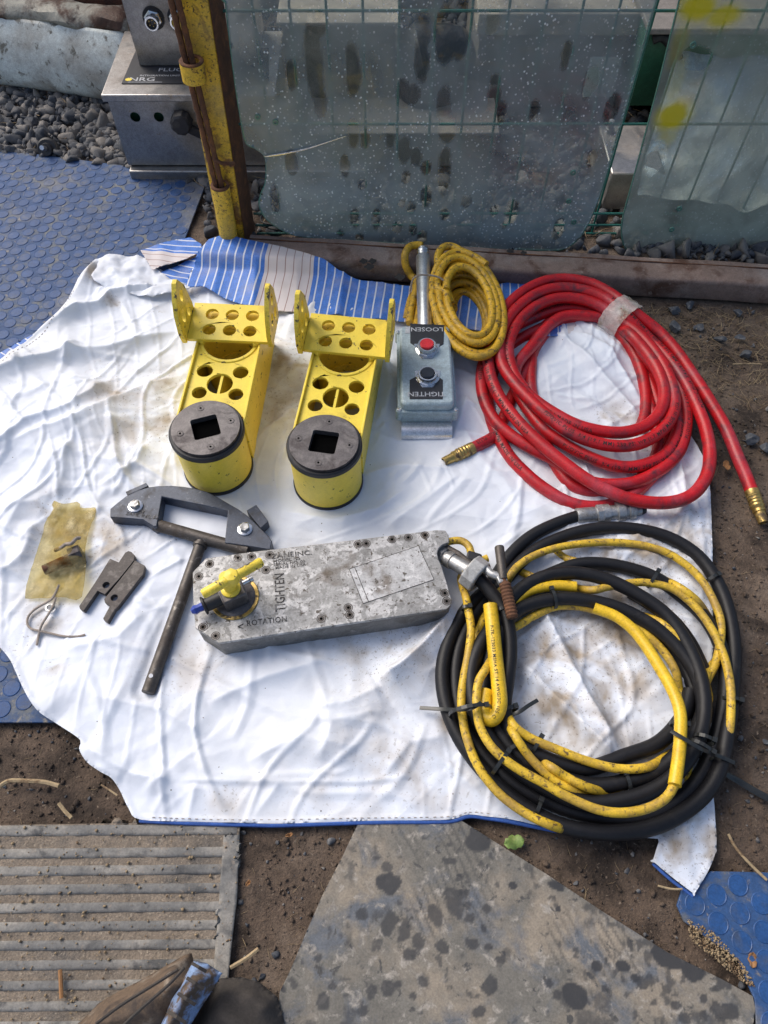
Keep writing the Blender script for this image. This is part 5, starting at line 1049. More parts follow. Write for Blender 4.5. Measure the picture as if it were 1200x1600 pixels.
# --- black hydraulic hose
RB = .0120
bh = thing('black_hydraulic_hose', tuple(P(920, 1080, 0)), 'thick black hydraulic hose coiled over the right side of the sheet, strapped with cable ties', 'hose')
T1 = S([(912, 804), (870, 818), (830, 838), (797, 868), (765, 915), (727, 955), (702, 1000), (691, 1050), (698, 1105), (722, 1160), (765, 1215), (815, 1258), (880, 1291), (960, 1301), (1030, 1289), (1090, 1252), (1123, 1205), (1137, 1140)], .022, .040) + \
     S([(1145, 1070), (1146, 1000), (1130, 930), (1095, 873), (1045, 840), (985, 826), (925, 827), (870, 843), (825, 868), (790, 905)], .028, .030) + \
     S([(748, 952), (722, 1000), (712, 1050), (718, 1110), (748, 1170), (795, 1218), (850, 1250), (920, 1273), (1000, 1277), (1060, 1250), (1098, 1205), (1120, 1150), (1134, 1080), (1130, 1022), (1105, 970), (1068, 934), (1022, 902), (964, 884), (910, 881), (865, 895), (822, 918), (785, 960)], .022, .034) + \
     S([(752, 1005), (737, 1050), (740, 1100), (762, 1150), (800, 1195), (850, 1228), (915, 1254), (978, 1249), (1035, 1226), (1075, 1185), (1098, 1130), (1098, 1075), (1080, 1020), (1045, 965), (998, 930), (946, 905), (892, 895), (842, 904), (802, 932), (777, 975)], .050, .055) + \
     S([(762, 1030), (758, 1085), (775, 1135), (810, 1180), (862, 1210), (924, 1227), (978, 1221), (1030, 1203), (1070, 1165), (1098, 1115), (1092, 1065), (1067, 1022), (1031, 986), (982, 957), (937, 942), (883, 935), (833, 943), (800, 962), (780, 1000), (780, 1040)], .040, .055)
bpth = smooth_path([P(a, b, z) for a, b, z in T1], 8); obj('hose', MB().tube(bpth, RB, 16), 'cable_black', bh, angle=80)
T2 = S([(728, 890), (747, 903), (769, 928), (786, 952), (795, 985), (797, 1026), (792, 1069), (788, 1110), (803, 1150), (850, 1184), (915, 1200), (978, 1181), (1030, 1160), (1066, 1120), (1078, 1080)], .072, .030)
gp_ = smooth_path([P(a, b, z) for a, b, z in T2], 8); obj('tool_hose', MB().tube(gp_, RB, 16), 'cable_black', bh, angle=80)
T3 = S([(1078, 1180), (1092, 1120), (1072, 1050), (1040, 1010), (1000, 975)], .02, .02); path_obj('hose_run', [T3, S([(985, 925), (1040, 960), (1075, 1000), (1100, 1050)], .03, .03)], RB, 'cable_black', bh)
# quick coupling at its free end
a0 = P(907, 806, .024); a1 = P(1010, 796, .026); dA = (a1 - a0).normalized(); LA = (a1 - a0).length
cp = obj('crimp_collar', MB().lathe(a0 - dA * .008, a1, [(0, .0145), (.002, .0152), (.034, .0150), (.036, .0135)], 20), 'zinc', bh)
mb = MB().lathe(a0 + dA * .028, a1, [(0, .014), (.012, .014), (.013, .018), (.026, .018), (.027, .0145), (.040, .0145), (.041, .0195), (.055, .0195), (.057, .016), (.062, .016), (.063, .019), (.075, .0185), (.078, .012), (.088, .011), (.088, 0)], 20)
obj('quick_coupler', mb, 'zinc', bh, angle=25); obj('coupler_nut', MB().lathe(a0 + dA * .030, a1, [(0, .0185), (.012, .0185), (.012, .012)], 6), 'zinc', bh, angle=20)
o = obj('coupler_tip', MB().lathe(a0 + dA * .112, a1, [(0, .010), (.006, .010), (.014, .007), (.014, 0)], 14), 'rubber', bh)
# --- yellow cable
yc = thing('yellow_cable', tuple(P(900, 1100, 0)), 'worn yellow electric cable wound along the black hydraulic hose', 'cable')
RY = .0070
ys_ = [S([(688, 852), (703, 846), (720, 845), (732, 853), (738, 868), (748, 876), (762, 872)], .048, .055),
       S([(720, 905), (728, 933), (731, 950), (736, 982), (732, 1021), (725, 1058), (721, 1091), (723, 1123), (731, 1158), (747, 1197), (777, 1237), (817, 1268), (860, 1289), (892, 1297)], .055, .050),
       S([(788, 916), (797, 900), (810, 884), (835, 868), (874, 855), (928, 848), (982, 849), (1027, 858), (1060, 874), (1095, 905), (1120, 950), (1127, 985), (1120, 1030), (1107, 1058), (1095, 1085)], .046, .036),
       S([(895, 916), (925, 922), (950, 917), (985, 911), (1015, 911), (1052, 921), (1088, 950), (1115, 988), (1132, 1028), (1141, 1070), (1142, 1110), (1139, 1145), (1132, 1178)], .052, .045),
       S([(1035, 905), (1062, 918), (1088, 938), (1104, 960)], .055, .045),
       S([(1054, 1226), (1040, 1247), (1012, 1263), (972, 1270), (931, 1264), (883, 1243), (850, 1224), (812, 1203), (783, 1182), (763, 1160), (749, 1132), (745, 1105), (745, 1082), (749, 1062), (760, 1044), (774, 1020)], .083, .070),
       S([(780, 1035), (770, 1000), (790, 975), (804, 980), (835, 962), (868, 948), (905, 948), (945, 958), (985, 972), (1015, 995), (1040, 1022), (1056, 1050), (1062, 1080)], .045, .038),
       S([(790, 1100), (800, 1130), (827, 1152), (873, 1172), (920, 1190), (967, 1201), (1013, 1198), (1048, 1178)], .062, .058),
       S([(787, 1116), (803, 1147), (827, 1182), (859, 1213), (897, 1236), (935, 1250)], .070, .050), S([(838, 1188), (860, 1198), (883, 1213), (920, 1231), (965, 1243)], .066, .060),
       S([(1003, 962), (1035, 975), (1067, 1007), (1092, 1042), (1107, 1087)], .05, .055), S([(1090, 1160), (1080, 1185), (1073, 1208)], .05),
       S([(752, 1112), (765, 1150), (785, 1178)], .035), S([(880, 870), (902, 878), (925, 886)], .03), S([(812, 892), (842, 905), (870, 910)], .03), S([(1112, 1040), (1100, 1062), (1088, 1085)], .05), S([(745, 1000), (752, 975), (765, 950)], .03)]
def dive(sg, first=True, last=True):
    def ext(p, q): L_ = math.hypot(p[0] - q[0], p[1] - q[1]) + 1e-6; return (p[0] + (p[0] - q[0]) / L_ * 16, p[1] + (p[1] - q[1]) / L_ * 16, .013)
    return ([ext(sg[0], sg[1])] if first else []) + sg + ([ext(sg[-1], sg[-2])] if last else [])
def proj(v):
    dx, dy, dz = v.x, v.y, v.z - H; cy = dy * CT + dz * ST; cz = -dy * ST + dz * CT; return 600 + F * dx / -cz, 800 - F * cy / -cz
HB = [(proj(v), v) for v in bpth[::2] + gp_[::2]]
def tuck(p, q):
    L_ = math.hypot(p[0] - q[0], p[1] - q[1]) + 1e-6; ex, ey = p[0] + (p[0] - q[0]) / L_ * 14, p[1] + (p[1] - q[1]) / L_ * 14
    return min(HB, key=lambda h: (h[0][0] - ex) ** 2 + (h[0][1] - ey) ** 2)[1]
mbc = MB()
for i, sg in enumerate(ys_):
    sg = list(sg); n_ = len(sg)
    if i not in (0, 5): sg[0] = (sg[0][0], sg[0][1], .024)
    if i != 0: sg[-1] = (sg[-1][0], sg[-1][1], .024)
    pv = [P(a, b, z) for a, b, z in sg]
    if i not in (0, 5): pv = [tuck(sg[0], sg[1])] + pv
    if i != 0: pv = pv + [tuck(sg[-1], sg[-2])]
    mbc.tube(smooth_path(pv, 9), RY, 14)
obj('cable', mbc, 'yellow_cable', yc, angle=80)
fat = [S([(800, 945), (815, 930), (835, 920), (870, 915), (900, 917)], .050, .052), S([(928, 950), (960, 962), (985, 980), (1005, 1003), (1027, 1037), (1049, 1075), (1062, 1110), (1063, 1150), (1060, 1185), (1054, 1227)], .062, .088)]
path_obj('cable_sleeve', fat, .0096, 'yellow_hose', yc)
Uc = S([(766, 945), (770, 982), (774, 1026), (779, 1069), (781, 1100), (775, 1118), (766, 1124), (757, 1116), (757, 1098), (760, 1080)], .078, .058); up_ = smooth_path([P(a, b, z) for a, b, z in Uc], 8)
obj('cable_sleeve', MB().tube(up_, .0120, 14), 'yellow_hose', yc, angle=80)
letters_on('printed_text', 'P-7K-123033 MSHA ST 14 AWG/3C 105 C', .0075, up_, .04, .012, 'print_black', yc, side=-.3)
# --- cable ties
def tie(px, py, z, dirpx, r_, tail=None, wide=.0028, head=True, par=bh):
    c = P(px, py, z); q = P(px + dirpx[0], py + dirpx[1], z); t = (q - c).normalized(); mb = MB(); u = Vector((0, 0, 1)); v_ = t.cross(u)
    r_ *= .84
    pts = [c + (u * math.cos(a) + v_ * math.sin(a)) * r_ for a in [k * 2 * math.pi / 24 for k in range(25)]]
    vs = []; fs = []
    for i, p_ in enumerate(pts):
        n_ = (p_ - c).normalized()
        for (a, b) in ((-1, 0), (1, 0), (1, 1), (-1, 1)): vs.append(p_ + t * a * wide + n_ * (b * .0014))
    for i in range(24):
        for k in range(4): fs.append((i * 4 + k, i * 4 + (k + 1) % 4, (i + 1) * 4 + (k + 1) % 4, (i + 1) * 4 + k))
    mb.add(vs, fs)
    if head: hd = c + (u * .75 - v_ * .62).normalized() * (r_ + .002); mb.box(hd, (.0075, .007, .006), math.atan2(t.y, t.x))
    o = obj('cable_tie', mb, 'tie', par, smooth=False)
    if tail:
        tp_ = smooth_path([P(a, b, zz_) for a, b, zz_ in tail], 6); obj('tie_tail', MB().tube(tp_, .0036, 6, flat=.3, up=(0, 0, 1)), 'tie', o)
    return o
for a in [(728, 950, .055, (2, 10), .0092), (784, 955, .060, (4, 10), .0175), (1020, 905, .045, (10, 6), .020), (863, 935, .050, (10, -2), .021), (1112, 905, .030, (8, 10), .0168), (1143, 1095, .035, (0, 10), .0175), (1061, 1132, .070, (0, 10), .0150), (1100, 1155, .058, (-2, 10), .0180),
          (783, 1190, .060, (10, 8), .026), (803, 1168, .045, (6, 9), .019), (838, 1164, .048, (9, 6), .020), (978, 1222, .045, (10, -2), .018), (840, 1262, .035, (10, 5), .018)]: tie(*a)
tie(735, 1112, .060, (2, 10), .040, tail=[(752, 1098, .085), (735, 1107, .09), (715, 1109, .07), (690, 1108, .045), (656, 1106, .030)], head=True)
tie(793, 1110, .045, (4, 10), .020, tail=[(800, 1117, .055), (812, 1112, .06), (825, 1103, .058), (840, 1094, .05)])
tie(1090, 1170, .050, (-4, 10), .030, tail=[(1048, 1142, .09), (1070, 1155, .095), (1095, 1170, .09), (1120, 1180, .06), (1148, 1192, .05)])
o = obj('plastic_strap', MB().tube(smooth_path([P(1120, 1200, .03), P(1150, 1218, .012), P(1180, 1236, .010), P(1215, 1255, .008)], 8), .0055, 8, flat=.4, up=(0, 0, 1)), 'tie'); tag(o, 'flat black strap running from under the black hose to the right edge', 'strap')
# ================================================================ power tool
tool = thing('power_tool_head', tuple(P(505, 930, 0)), 'flat grey aluminium tool body with worn silver paint, yellow T-handle and stamped TIGHTEN', 'power tool')
TZ = .070
tol = [(301, 894), (322, 872), (402, 861), (540, 845), (682, 828), (696, 829), (701, 836), (702, 847), (693, 850), (686, 856), (683, 865), (686, 876), (690, 884), (698, 910), (706, 937), (704, 946), (698, 952), (520, 978), (341, 1005), (322, 992), (305, 981), (302, 940)]
def shift(l, s):
    pa = np.array(l); c_ = pa.mean(0); return [tuple(c_ + (q - c_) * s) for q in pa]
pl = ppl(tol, TZ); obj('body', MB().prism(shift(pl, .992), .012, TZ - .0075), 'tool_side', tool, bevel=.0015)
vs, fs = holed(pl, [], TZ - .0065, TZ); obj('cover_plate', MB().add(vs, fs), 'tool_paint', tool, bevel=.0012)
sw = [(100, 190), (55, 242), (218, 165), (275, 160), (350, 152), (335, 215), (718, 108), (753, 105), (860, 88), (928, 80), (998, 70), (1080, 312), (1088, 345), (678, 372), (684, 402), (565, 418), (72, 453), (125, 490)]
for a, b in sw:
    c = P(290 + a / 2.667, 810 + b / 2.667, TZ); s_ = obj('screw', MB().ring((c.x, c.y, TZ - .0002), (0, 0, 1), .0005, .0080, .0065, 20).lathe((c.x, c.y, TZ - .0002), (c.x, c.y, 1), [(0, .0060), (.0005, .0055), (.0005, 0)], 18), 'old_steel', tool)
    obj('hex_recess', MB().lathe((c.x, c.y, TZ + .0001), (c.x, c.y, 1), [(0, .0026), (.0004, .0026), (.0004, 0)], 6), 'hole', s_)
for (a, b) in [(349, 1013), (352, 1020), (640, 968)]:
    c = P(a, b, .05); 
ang_t = math.atan2((P(682, 829, TZ) - P(402, 861, TZ)).y, (P(682, 829, TZ) - P(402, 861, TZ)).x)
M['plate_paint'] = mat('plate_paint', (.46, .455, .45), .5, wear=[((.19, .165, .14), 13, .50, .62, 10), ((.60, .59, .58), 30, .56, .60, 9), ((.09, .075, .06), 120, .58, .65, 5)])
# maker's plate, recessed outline
npx = [(290 + a / 2.667, 810 + b / 2.667) for a, b in [(682, 212), (970, 115), (1035, 255), (740, 355)]]
n3 = [P(a, b, TZ) for a, b in npx]; obj('maker_plate', MB().prism([(q.x, q.y) for q in n3], TZ - .001, TZ + .0005), 'plate_paint', tool)
mb = MB()
for a, b in zip(n3, n3[1:] + n3[:1]): mb.tube([Vector((a.x, a.y, TZ + .0004)), Vector((b.x, b.y, TZ + .0004))], .0006, 4)
mb.tube([P(290 + 705 / 2.667, 810 + 205 / 2.667, TZ + .0006), P(290 + 763 / 2.667, 810 + 348 / 2.667, TZ + .0006)], .0006, 4)
obj('plate_outline', mb, 'stamp', tool)
c = P(438, 925, TZ); flat_text('stamped_text', 'TIGHTEN', .024, c, math.pi / 2 + ang_t * .8, 'stamp', tool, TZ + .0006, sx=.72)
c = P(409, 972, TZ); flat_text('stamped_text', 'ROTATION', .0145, P(417, 971, TZ), ang_t, 'stamp', tool, TZ + .0006, sx=.85, sp=1.1)
c = P(376, 980, TZ); flat_text('stamped_text', '<', .02, c, ang_t, 'stamp', tool, TZ + .0006)
c = P(478, 864, TZ); flat_text('stamped_text', 'INC.', .013, P(474, 865, TZ), ang_t, 'stamp', tool, TZ + .0006, sx=1.2)
for k, (tx, px_, py_, sz) in enumerate([('ZANE', 442, 868, .014), ('MODEL N5', 448, 875, .009), ('SERIAL NO. 00', 452, 880, .008), ('MADE IN USA', 454, 885, .008)]): flat_text('stamped_text', tx, sz, P(px_, py_, TZ), ang_t, 'stamp', tool, TZ + .0006, sx=1.1)
# drive, square block and T handle
dc = P(367, 934, TZ); 
obj('bearing_ring', MB().ring((dc.x, dc.y, TZ - .001), (0, 0, 1), .0035, .0415, .0355, 56), 'brass', tool)
obj('drive_disc', MB().lathe((dc.x, dc.y, TZ - .001), (dc.x, dc.y, 1), [(0, .0352), (.003, .0352), (.0045, .032), (.0045, 0)], 48), 'dark_steel', tool)
ra_ = R(28); bc = P(367, 925, TZ + .02); bcx, bcy = dc.x + .0, dc.y - .001
obj('square_drive', MB().box((bcx, bcy, TZ + .020), (.041, .041, .036), ra_), 'dark_steel', tool, bevel=.0025)
obj('post_collar', MB().lathe((bcx, bcy, TZ + .037), (bcx, bcy, 1), [(0, .0165), (.004, .0165), (.007, .0125), (.007, 0)], 28), 'yellow', tool)
obj('post', MB().cyl((bcx, bcy, TZ + .040), (bcx - .001, bcy, TZ + .083), .0105, 24), 'yellow', tool)
hz_ = TZ + .078; hA_ = P(316, 929, hz_ + .0); hB_ = P(410, 877, hz_ + .0); hd_ = (hB_ - hA_).normalized()
handle = obj('t_handle', MB().lathe(hA_, hB_, [(0, .006), (.003, .0082), (.045, .0086), ((hB_ - hA_).length - .003, .0082), ((hB_ - hA_).length, .006), ((hB_ - hA_).length, 0)], 18), 'yellow_worn', tool)
hm = P(362, 902, hz_); obj('handle_hub', MB().lathe((hm.x, hm.y, hz_ - .012), (hm.x, hm.y, 1), [(0, .0125), (.016, .0135), (.022, .012), (.024, 0)], 7), 'yellow', tool, bevel=.001)
obj('post_link', MB().cyl((bcx, bcy, TZ + .05), (hm.x, hm.y, hz_), .0115, 24), 'yellow', tool)
pc0 = Vector((bcx, bcy, TZ + .022)) + Vector((-math.cos(ra_), -math.sin(ra_), 0)) * .021; pc1 = pc0 + Vector((-math.cos(ra_), -math.sin(ra_), 0)) * .032
obj('plug_barrel', MB().lathe(pc0, pc1, [(0, .0125), (.026, .0120), (.028, .016), (.031, .016), (.032, .010), (.032, 0)], 22), 'rubber', tool)
obj('blue_plug', MB().lathe(pc1, pc1 + (pc1 - pc0), [(-.002, .008), (.008, .007), (.014, .0085), (.02, .004), (.02, 0)], 6), 'blue_plug', tool, angle=20)
sc0 = Vector((bcx, bcy, TZ + .024)) + Vector((math.sin(-ra_) * 0 + math.cos(ra_) * .018, math.sin(ra_) * .018 + .008, 0)); obj('set_screw', MB().lathe(sc0, sc0 + Vector((.8, .5, 0)), [(0, .0045), (.012, .0045), (.013, .0055), (.019, .005), (.019, 0)], 14), 'chrome', tool)
# hose connection and clamp with T bolt
k0 = P(686, 865, .045); k1 = P(735, 893, .066)
obj('hose_socket', MB().lathe(k0, k1, [(-.02, .0125), (.02, .0125), (.021, .0155), (.032, .0155), (.033, .0135), ((k1 - k0).length, .0140)], 22), 'zinc', tool)
obj('hex_nut', MB().lathe(k0, k1, [(.0, .0165), (.014, .0165), (.015, .012)], 6), 'zinc', tool, angle=20)
k2 = P(692, 852, .052); k3 = P(742, 886, .066); obj('clamp_arm', MB().tube([k2, k2.lerp(k3, .5) + Vector((0, .002, .004)), k3], .0055, 8), 'old_steel', tool)
M['clamp_grey'] = mat('clamp_grey', (.40, .40, .39), .5, .3, wear=[((.15, .14, .13), 40, .56, .7, 6)])
clp = thing('hose_clamp', tuple(P(745, 900, .03)), 'grey cast hose clamp with a rusty T bolt gripping the black hose at the tool', 'clamp')
cc = P(741, 896, .070); dcl = (P(752, 906, .07) - P(735, 893, .07)).normalized()
obj('clamp_ring', MB().ring(cc - dcl * .012, dcl, .026, .031, .0175, 10), 'clamp_grey', clp, bevel=.003, angle=20)
obj('clamp_jaw', MB().tube([P(757, 886, .085), P(766, 896, .09), P(782, 902, .09)], .0075, 10), 'zinc', clp)
obj('tee_bar', MB().lathe(P(780, 854, .098), P(786, 905, .094), [(0, .0075), (.002, .0085), ((P(780, 854, .098) - P(786, 905, .094)).length, .0075)], 14), 'old_steel', clp)
obj('threaded_bolt', MB().lathe(P(786, 900, .094), P(801, 966, .085), [(0, .006), (.01, .006), (.012, .0075)] + [(.014 + .003 * k, .0105 if k % 2 else .0092) for k in range(20)] + [(.075, .008), (.075, 0)], 14), 'rust', clp, angle=25)
obj('bolt_boss', MB().box(P(784, 906, .092), (.016, .014, .012), .3), 'zinc', clp, bevel=.002)
o = obj('cable_gland_cap', MB().box(P(740, 872, .062), (.026, .018, .016), -.35), 'rubber', yc, bevel=.003)
# ================================================================ T wrench with arc plate
wr = thing('t_bar_wrench', tuple(P(300, 850, 0)), 'steel arc-shaped jaw plate welded to a T bar, lying below the left bracket', 'wrench')
AZ = .040
arc = [(172, 808), (172, 795), (184, 785), (197, 775), (216, 766), (232, 761), (249, 759), (267, 758.5), (286, 760), (305, 763), (323, 768), (341, 777), (358, 787), (372, 795), (386, 805), (399, 817), (411, 829), (419, 837), (425, 845), (422, 859), (386, 853), (351, 848), (353.5, 823), (356, 798), (320, 790), (285, 783), (253, 776), (249, 800), (245, 822), (240, 823), (223, 812), (200, 810)]
obj('jaw_plate', MB().prism(ppl(arc, AZ), .012, AZ), 'tool_steel', wr, bevel=.0015)
cA = P(243, 820, .026); cB = P(389, 861, .026); obj('cross_bar', MB().lathe(cA, cB, [(0, .0118), ((cB - cA).length, .0118), ((cB - cA).length, 0)], 24), 'old_steel', wr, bevel=.001)
cM = P(316, 843, .024); cE = P(231, 1083, .0225); obj('handle_bar', MB().lathe(cM, cE, [(0, .0108), ((cE - cM).length - .001, .0110), ((cE - cM).length, .010), ((cE - cM).length, 0)], 24), 'old_steel', wr)
obj('cross_hole', MB().lathe(P(236, 1056, .0333), P(236, 1056, .0333) + Vector((0, -.1, .9)), [(0, .0038), (.0012, .0036), (.0012, 0)], 14), 'chrome', wr)
obj('weld', MB().ring(cM + (cE - cM).normalized() * .010, (cE - cM), .006, .0135, .009, 18), 'old_steel', wr)
for a, b in ((212, 791), (383, 827)):
    c = P(a, b, AZ); bo = obj('bolt', MB().lathe((c.x, c.y, AZ + .002), (c.x, c.y, 1), [(0, .0098), (.0075, .0098), (.0088, .0085), (.0088, 0)], 6), 'zinc', wr, angle=20)
    obj('washer', MB().lathe((c.x, c.y, AZ), (c.x, c.y, 1), [(0, .0142), (.0018, .0142), (.0022, .0136), (.0022, 0)], 28), 'chrome', bo)
obj('side_lug', MB().prism(ppl([(197, 770), (229, 756), (233, 761), (200, 776)], .03), .014, .034), 'tool_steel', wr, bevel=.001)
obj('side_lug', MB().prism(ppl([(386, 800), (401, 791), (420, 817), (408, 828)], .03), .014, .036), 'tool_steel', wr, bevel=.001)
c = P(222, 806, AZ); flat_text('stamped_text', 'ZANE, INC. 82', .010, c, -.16, 'stamp', wr, AZ + .0006); flat_text('stamped_text', '82', .011, P(222, 799, AZ), 2.9, 'stamp', wr, AZ + .0006)
# ================================================================ two flat keys
M['key_steel'] = mat('key_steel', (.075, .065, .060), .6, .3, wear=[((.15, .135, .125), 60, .52, .64, 8), ((.04, .03, .028), 20, .55, .7, 8)], bump=[(200, .6, .001)])
def z5(l): return [(20 + a / 5.4545, 770 + b / 5.4545) for a, b in l]
for nm, ol, hc, lab in (('jaw_key', [(565, 965), (572, 990), (605, 1005), (722, 835), (785, 866), (905, 735), (1032, 578), (1042, 535), (1010, 503), (985, 495), (958, 508), (902, 592), (828, 560), (700, 765)], (795, 785), 'left dark steel key with long narrow leg, lying beside its twin'),
                        ('jaw_key', [(770, 1068), (775, 1084), (808, 1102), (872, 990), (893, 975), (1000, 835), (1112, 690), (1127, 622), (1042, 575), (900, 755), (778, 905), (785, 935), (828, 962)], (865, 893), 'right dark steel key with short narrow leg, lying beside its twin')):
    pz = [(q.x, q.y) for q in (P(a, b, .024) for a, b in z5(ol))]; h_ = P(*z5([hc])[0], .024); ctr = P(*z5([(860, 800)])[0], 0)
    vs, fs = holed(pz, [circ(h_.x, h_.y, .0062, 18)], .013, .024); o = obj(nm, MB().add(vs, fs), 'key_steel', bevel=.0006); tag(o, lab, 'steel key', 'pair of jaw keys')
# ================================================================ plastic bag with bolt, twine
bgx = z5([(355, 75), (400, 95), (440, 107), (500, 92), (550, 78), (575, 95), (570, 125), (600, 132), (715, 125), (708, 170), (690, 230), (660, 320), (642, 400), (640, 500), (648, 640), (628, 780), (600, 900), (550, 925), (500, 915), (450, 905), (280, 905), (110, 905), (115, 850), (135, 770), (200, 610), (250, 480), (270, 400), (275, 320), (305, 170)])
bp_ = polyP(bgx, .016); bag = thing('plastic_bag', tuple(P(105, 850, 0)), 'grubby yellowed clear plastic bag holding a bolt, left of the steel keys', 'bag')
bc_ = P(*z5([(430, 560)])[0], .02)
def bag_z(x, y):
    q = np.exp(-(((x - bc_.x) * .8 + (y - bc_.y) * .3) ** 2 + ((y - bc_.y) * .8) ** 2) / .0016); return .0175 + .026 * q + (fbm(x * 45, y * 30, 3, 4) - .35) * .012
X, Y, Z, Fq = grid_patch(bp_, .003, bag_z); np_obj('bag_film', X, Y, Z, Fq, 'bag', bag, solid=.0004)
bolt = thing('hex_bolt', tuple(P(*z5([(430, 600)])[0], .01)), 'rusty hex bolt with thick head inside the plastic bag', 'bolt')
h0 = P(*z5([(540, 545)])[0], .024); h1 = P(*z5([(265, 660)])[0], .024); hdv = (h1 - h0).normalized()
obj('bolt_head', MB().lathe(h0 - hdv * .012, h1, [(0, .018), (.003, .0195), (.021, .0195), (.022, .014)], 6), 'dark_steel', bolt, angle=20); obj('shank', MB().lathe(h0, h1, [(0, .0115), ((h1 - h0).length, .0095), ((h1 - h0).length, 0)], 16), 'rust', bolt)
obj('wire_wrap', MB().tube(smooth_path([P(*z5([(a, b)])[0], z) for a, b, z in [(360, 490, .035), (410, 470, .042), (450, 440, .04), (500, 430, .044), (540, 390, .042), (575, 385, .038)]], 6), .0035, 8), 'twine', bag)
o = obj('twine_loop', MB().tube(smooth_path([P(*z5([(a, b)])[0], z) for a, b, z in [(395, 785, .032), (375, 830, .026), (350, 880, .024), (320, 915, .022), (260, 950, .018), (180, 1000, .018), (130, 1060, .018), (125, 1120, .018), (160, 1160, .018), (230, 1178, .020), (320, 1198, .018), (430, 1222, .018), (540, 1225, .018), (615, 1210, .018)]], 6), .0021, 7), 'twine')
t2 = MB().tube(smooth_path([P(*z5([(a, b)])[0], z) for a, b, z in [(365, 890, .022), (345, 960, .022), (300, 1040, .024), (245, 1130, .024), (222, 1210, .018), (205, 1298, .018)]], 6), .0021, 7)
tag(o, 'thin grey twine curled on the sheet below the plastic bag', 'twine'); off = Vector(o.location)
obj('loose_end', t2, 'twine', o); c = P(*z5([(312, 975)])[0], .02); obj('tie_ring', MB().ring((c.x, c.y, .0165), (0, .1, 1), .003, .0085, .0055, 20), 'zinc', o)
# ================================================================ garment in the bottom left corner
gar = thing('work_garment', tuple(P(250, 1580, 0)), 'dirty brown cloth garment with a worn blue band, cut by the bottom left edge', 'garment')
def gz(b, s):
    return lambda x, y: b + s * (fbm(x * 7 + y * 3, y * 5, 3, 3) - .3) + .010 * np.sin((x * .8 + y) * 110 + 6 * fbm(x * 8, y * 8, 9, 2)) * fbm(x * 9, y * 9, 14, 2)
def dome(poly, b, h, w_=.04):
    cl = poly + [poly[0]]
    return lambda x, y: b + h * np.sqrt(sst(0, w_, seg_dist(x, y, cl)[0])) + gz(0, .03)(x, y) * sst(0, .02, seg_dist(x, y, cl)[0])
def garp(px, z): return polyP(px, z)
p1 = garp([(60, 1640), (105, 1600), (135, 1570), (165, 1552), (200, 1535), (240, 1512), (275, 1492), (286, 1488), (290, 1505), (320, 1525), (300, 1560), (262, 1640)], .07)
X, Y, Z, Fq = grid_patch(p1, .004, dome(p1, .02, .055)); np_obj('brown_cloth', X, Y, Z, Fq, 'cloth_brown', gar, solid=.002)
p2 = garp([(298, 1501), (318, 1505), (343, 1521), (330, 1545), (312, 1572), (292, 1605), (270, 1645), (225, 1650), (245, 1600), (262, 1560), (285, 1525)], .085)
X, Y, Z, Fq = grid_patch(p2, .003, lambda x, y: dome(p2, .068, .022, .02)(x, y)); np_obj('blue_band', X, Y, Z, Fq, 'cloth_blue', gar, solid=.003)
p3 = garp([(335, 1530), (370, 1527), (400, 1535), (430, 1560), (440, 1600), (440, 1650), (262, 1650), (300, 1590)], .04)
X, Y, Z, Fq = grid_patch(p3, .004, dome(p3, .012, .03)); np_obj('dark_cloth', X, Y, Z, Fq, 'cloth_dark', gar, solid=.002)
for l, z in (([(150, 1600), (190, 1570), (235, 1542), (278, 1515)], .105), ([(190, 1605), (225, 1572), (262, 1540), (288, 1512)], .108)):
    obj('seam', MB().tube(smooth_path([P(a, b, z) for a, b in l], 6), .0022, 6), 'cloth_dark', gar)
for a, b, c_, d_ in ((300, 1505, 322, 1518), (292, 1528, 318, 1545), (278, 1552, 305, 1570), (262, 1580, 290, 1598)):
    obj('belt_stitch', MB().tube([P(a, b, .108), P((a + c_) / 2, (b + d_) / 2, .112), P(c_, d_, .106)], .0022, 6, flat=.5, up=(0, 0, 1)), 'cloth_dark', gar)
# ================================================================ litter one can tell apart
def leaf(px, py, l_, w_, rz, m, label):
    c = P(px, py, .008); vs = []; n = 8
    for i in range(n + 1):
        t = i / n * 2 - 1; ww = w_ * math.sqrt(max(0, 1 - t * t)) * (1 + .15 * math.sin(i * 2.2))
        for s in (-1, 0, 1): vs.append((t * l_, s * ww, .003 * abs(s) + .002 * math.sin(i)))
    fs = [(i * 3 + k, i * 3 + k + 1, i * 3 + 4 + k, i * 3 + 3 + k) for i in range(n) for k in range(2)]
    mt = Matrix.Translation((c.x, c.y, .007)) @ Matrix.Rotation(rz, 4, 'Z'); o = obj('leaf' if m != 'brown_leaf' else 'dry_leaf', MB().add([mt @ Vector(v_) for v_ in vs], fs), m, solid=.0006); tag(o, label, 'leaf'); return o
leaf(803, 1316, .016, .010, .2, 'leaf', 'small green leaf on the soil under the black hose')
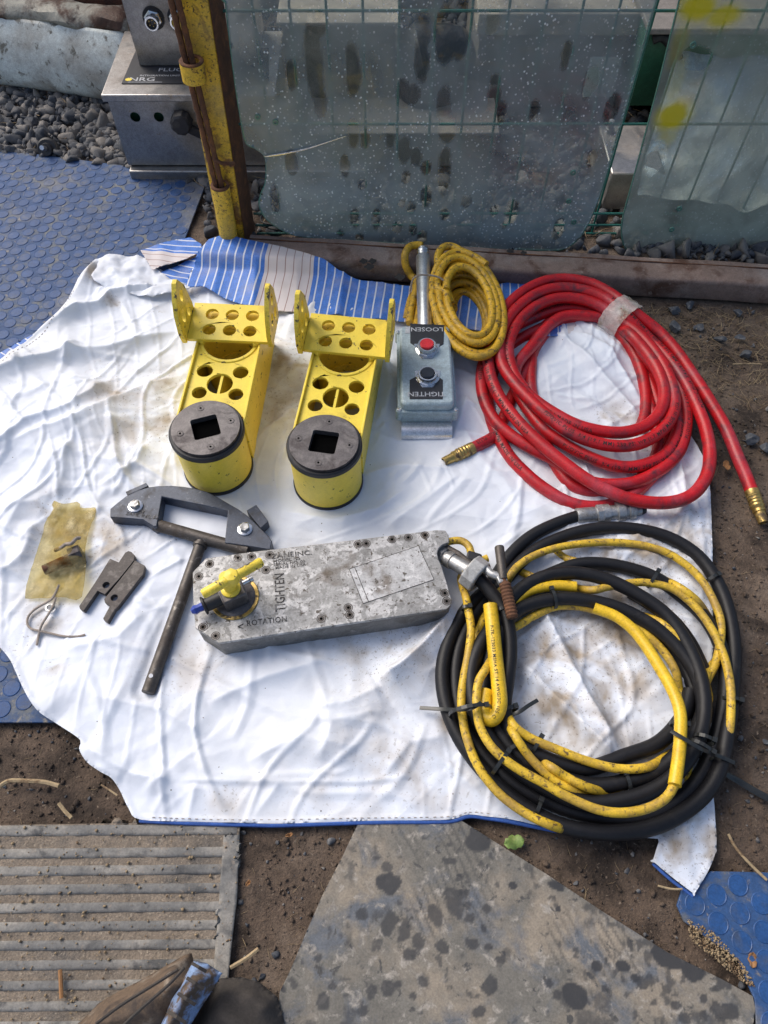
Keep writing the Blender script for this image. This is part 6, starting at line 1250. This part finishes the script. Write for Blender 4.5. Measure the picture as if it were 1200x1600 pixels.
leaf(452, 1305, .006, .003, .3, 'brown_leaf', 'tiny orange leaf scrap between the ribbed and grey mats'); leaf(388, 1380, .005, .003, 1, 'brown_leaf', 'tiny orange scrap beside the ribbed mat edge'); leaf(1135, 728, .012, .007, 1.5, 'brown_leaf', 'brown leaf scrap on the soil beside the loose red hose'); leaf(1175, 1500, .010, .006, 1.3, 'brown_leaf', 'rusty brown leaf scrap on the blue mat corner')
for l, r_, m_, nm, lab, ct_ in [([(1138, 1303), (1150, 1325), (1172, 1350), (1198, 1375)], .0022, 'straw', 'straw_stalk', 'long pale straw stalk leaning over the blue mat corner', 'straw'), ([(0, 1228), (15, 1220), (40, 1220), (70, 1222), (92, 1228)], .0035, 'straw', 'dry_root', 'pale wavy dry root on the soil left of the sheet', 'root'),
                        ([(92, 1255), (102, 1268), (112, 1278)], .003, 'straw', 'twig', 'short pale twig above the ribbed mat', 'twig'), ([(360, 1512), (385, 1497), (404, 1482)], .003, 'straw', 'wood_splinter', 'pale wood splinter on soil beside the ribbed mat', 'splinter'), ([(158, 1226), (172, 1235), (184, 1243)], .0014, 'straw', 'straw_stalk', 'thin straw stalk touching the sheet at lower left', 'straw'),
                        ([(1145, 569), (1170, 568), (1190, 569)], .0014, 'straw', 'straw_stalk', 'thin level straw stalk on soil at the right', 'straw'), ([(94, 1515), (95, 1535), (96, 1560)], .0028, 'brown_leaf', 'twig', 'short reddish twig lying across the ribbed mat', 'twig'), ([(1028, 1384), (1050, 1389), (1066, 1389)], .0015, 'straw', 'straw_stalk', 'short straw beside the tip of the sheet', 'straw')]:
    o = obj(nm, MB().tube(smooth_path([P(a, b, .010 + (.004 if nm != 'twig' else .004)) for a, b in l], 5), r_, 6), m_); tag(o, lab, ct_)
# sawdust on the mat corner
sd = polyP([(1070, 1435), (1110, 1455), (1160, 1510), (1178, 1545), (1150, 1530), (1110, 1495), (1075, 1470)]); p = rand_in(sd, 900, 77)
scatter('sawdust', p, np.random.RandomState(78).gamma(2, .0005, len(p)).clip(.0006, .0022), 'straw', 'chip', 79, .4, 'pale sawdust heaped between the grey mat and blue mat corner', 'sawdust', zbase=.008, shade=.2)
p = rand_in(RIB, 1500, 81); scatter('mat_grit', p, np.random.RandomState(82).gamma(2, .0005, len(p)).clip(.0006, .0028), 'straw', 'chip', 83, .3, 'sandy grit in the grooves of the ribbed mat', 'grit', zbase=.0075, shade=.35)
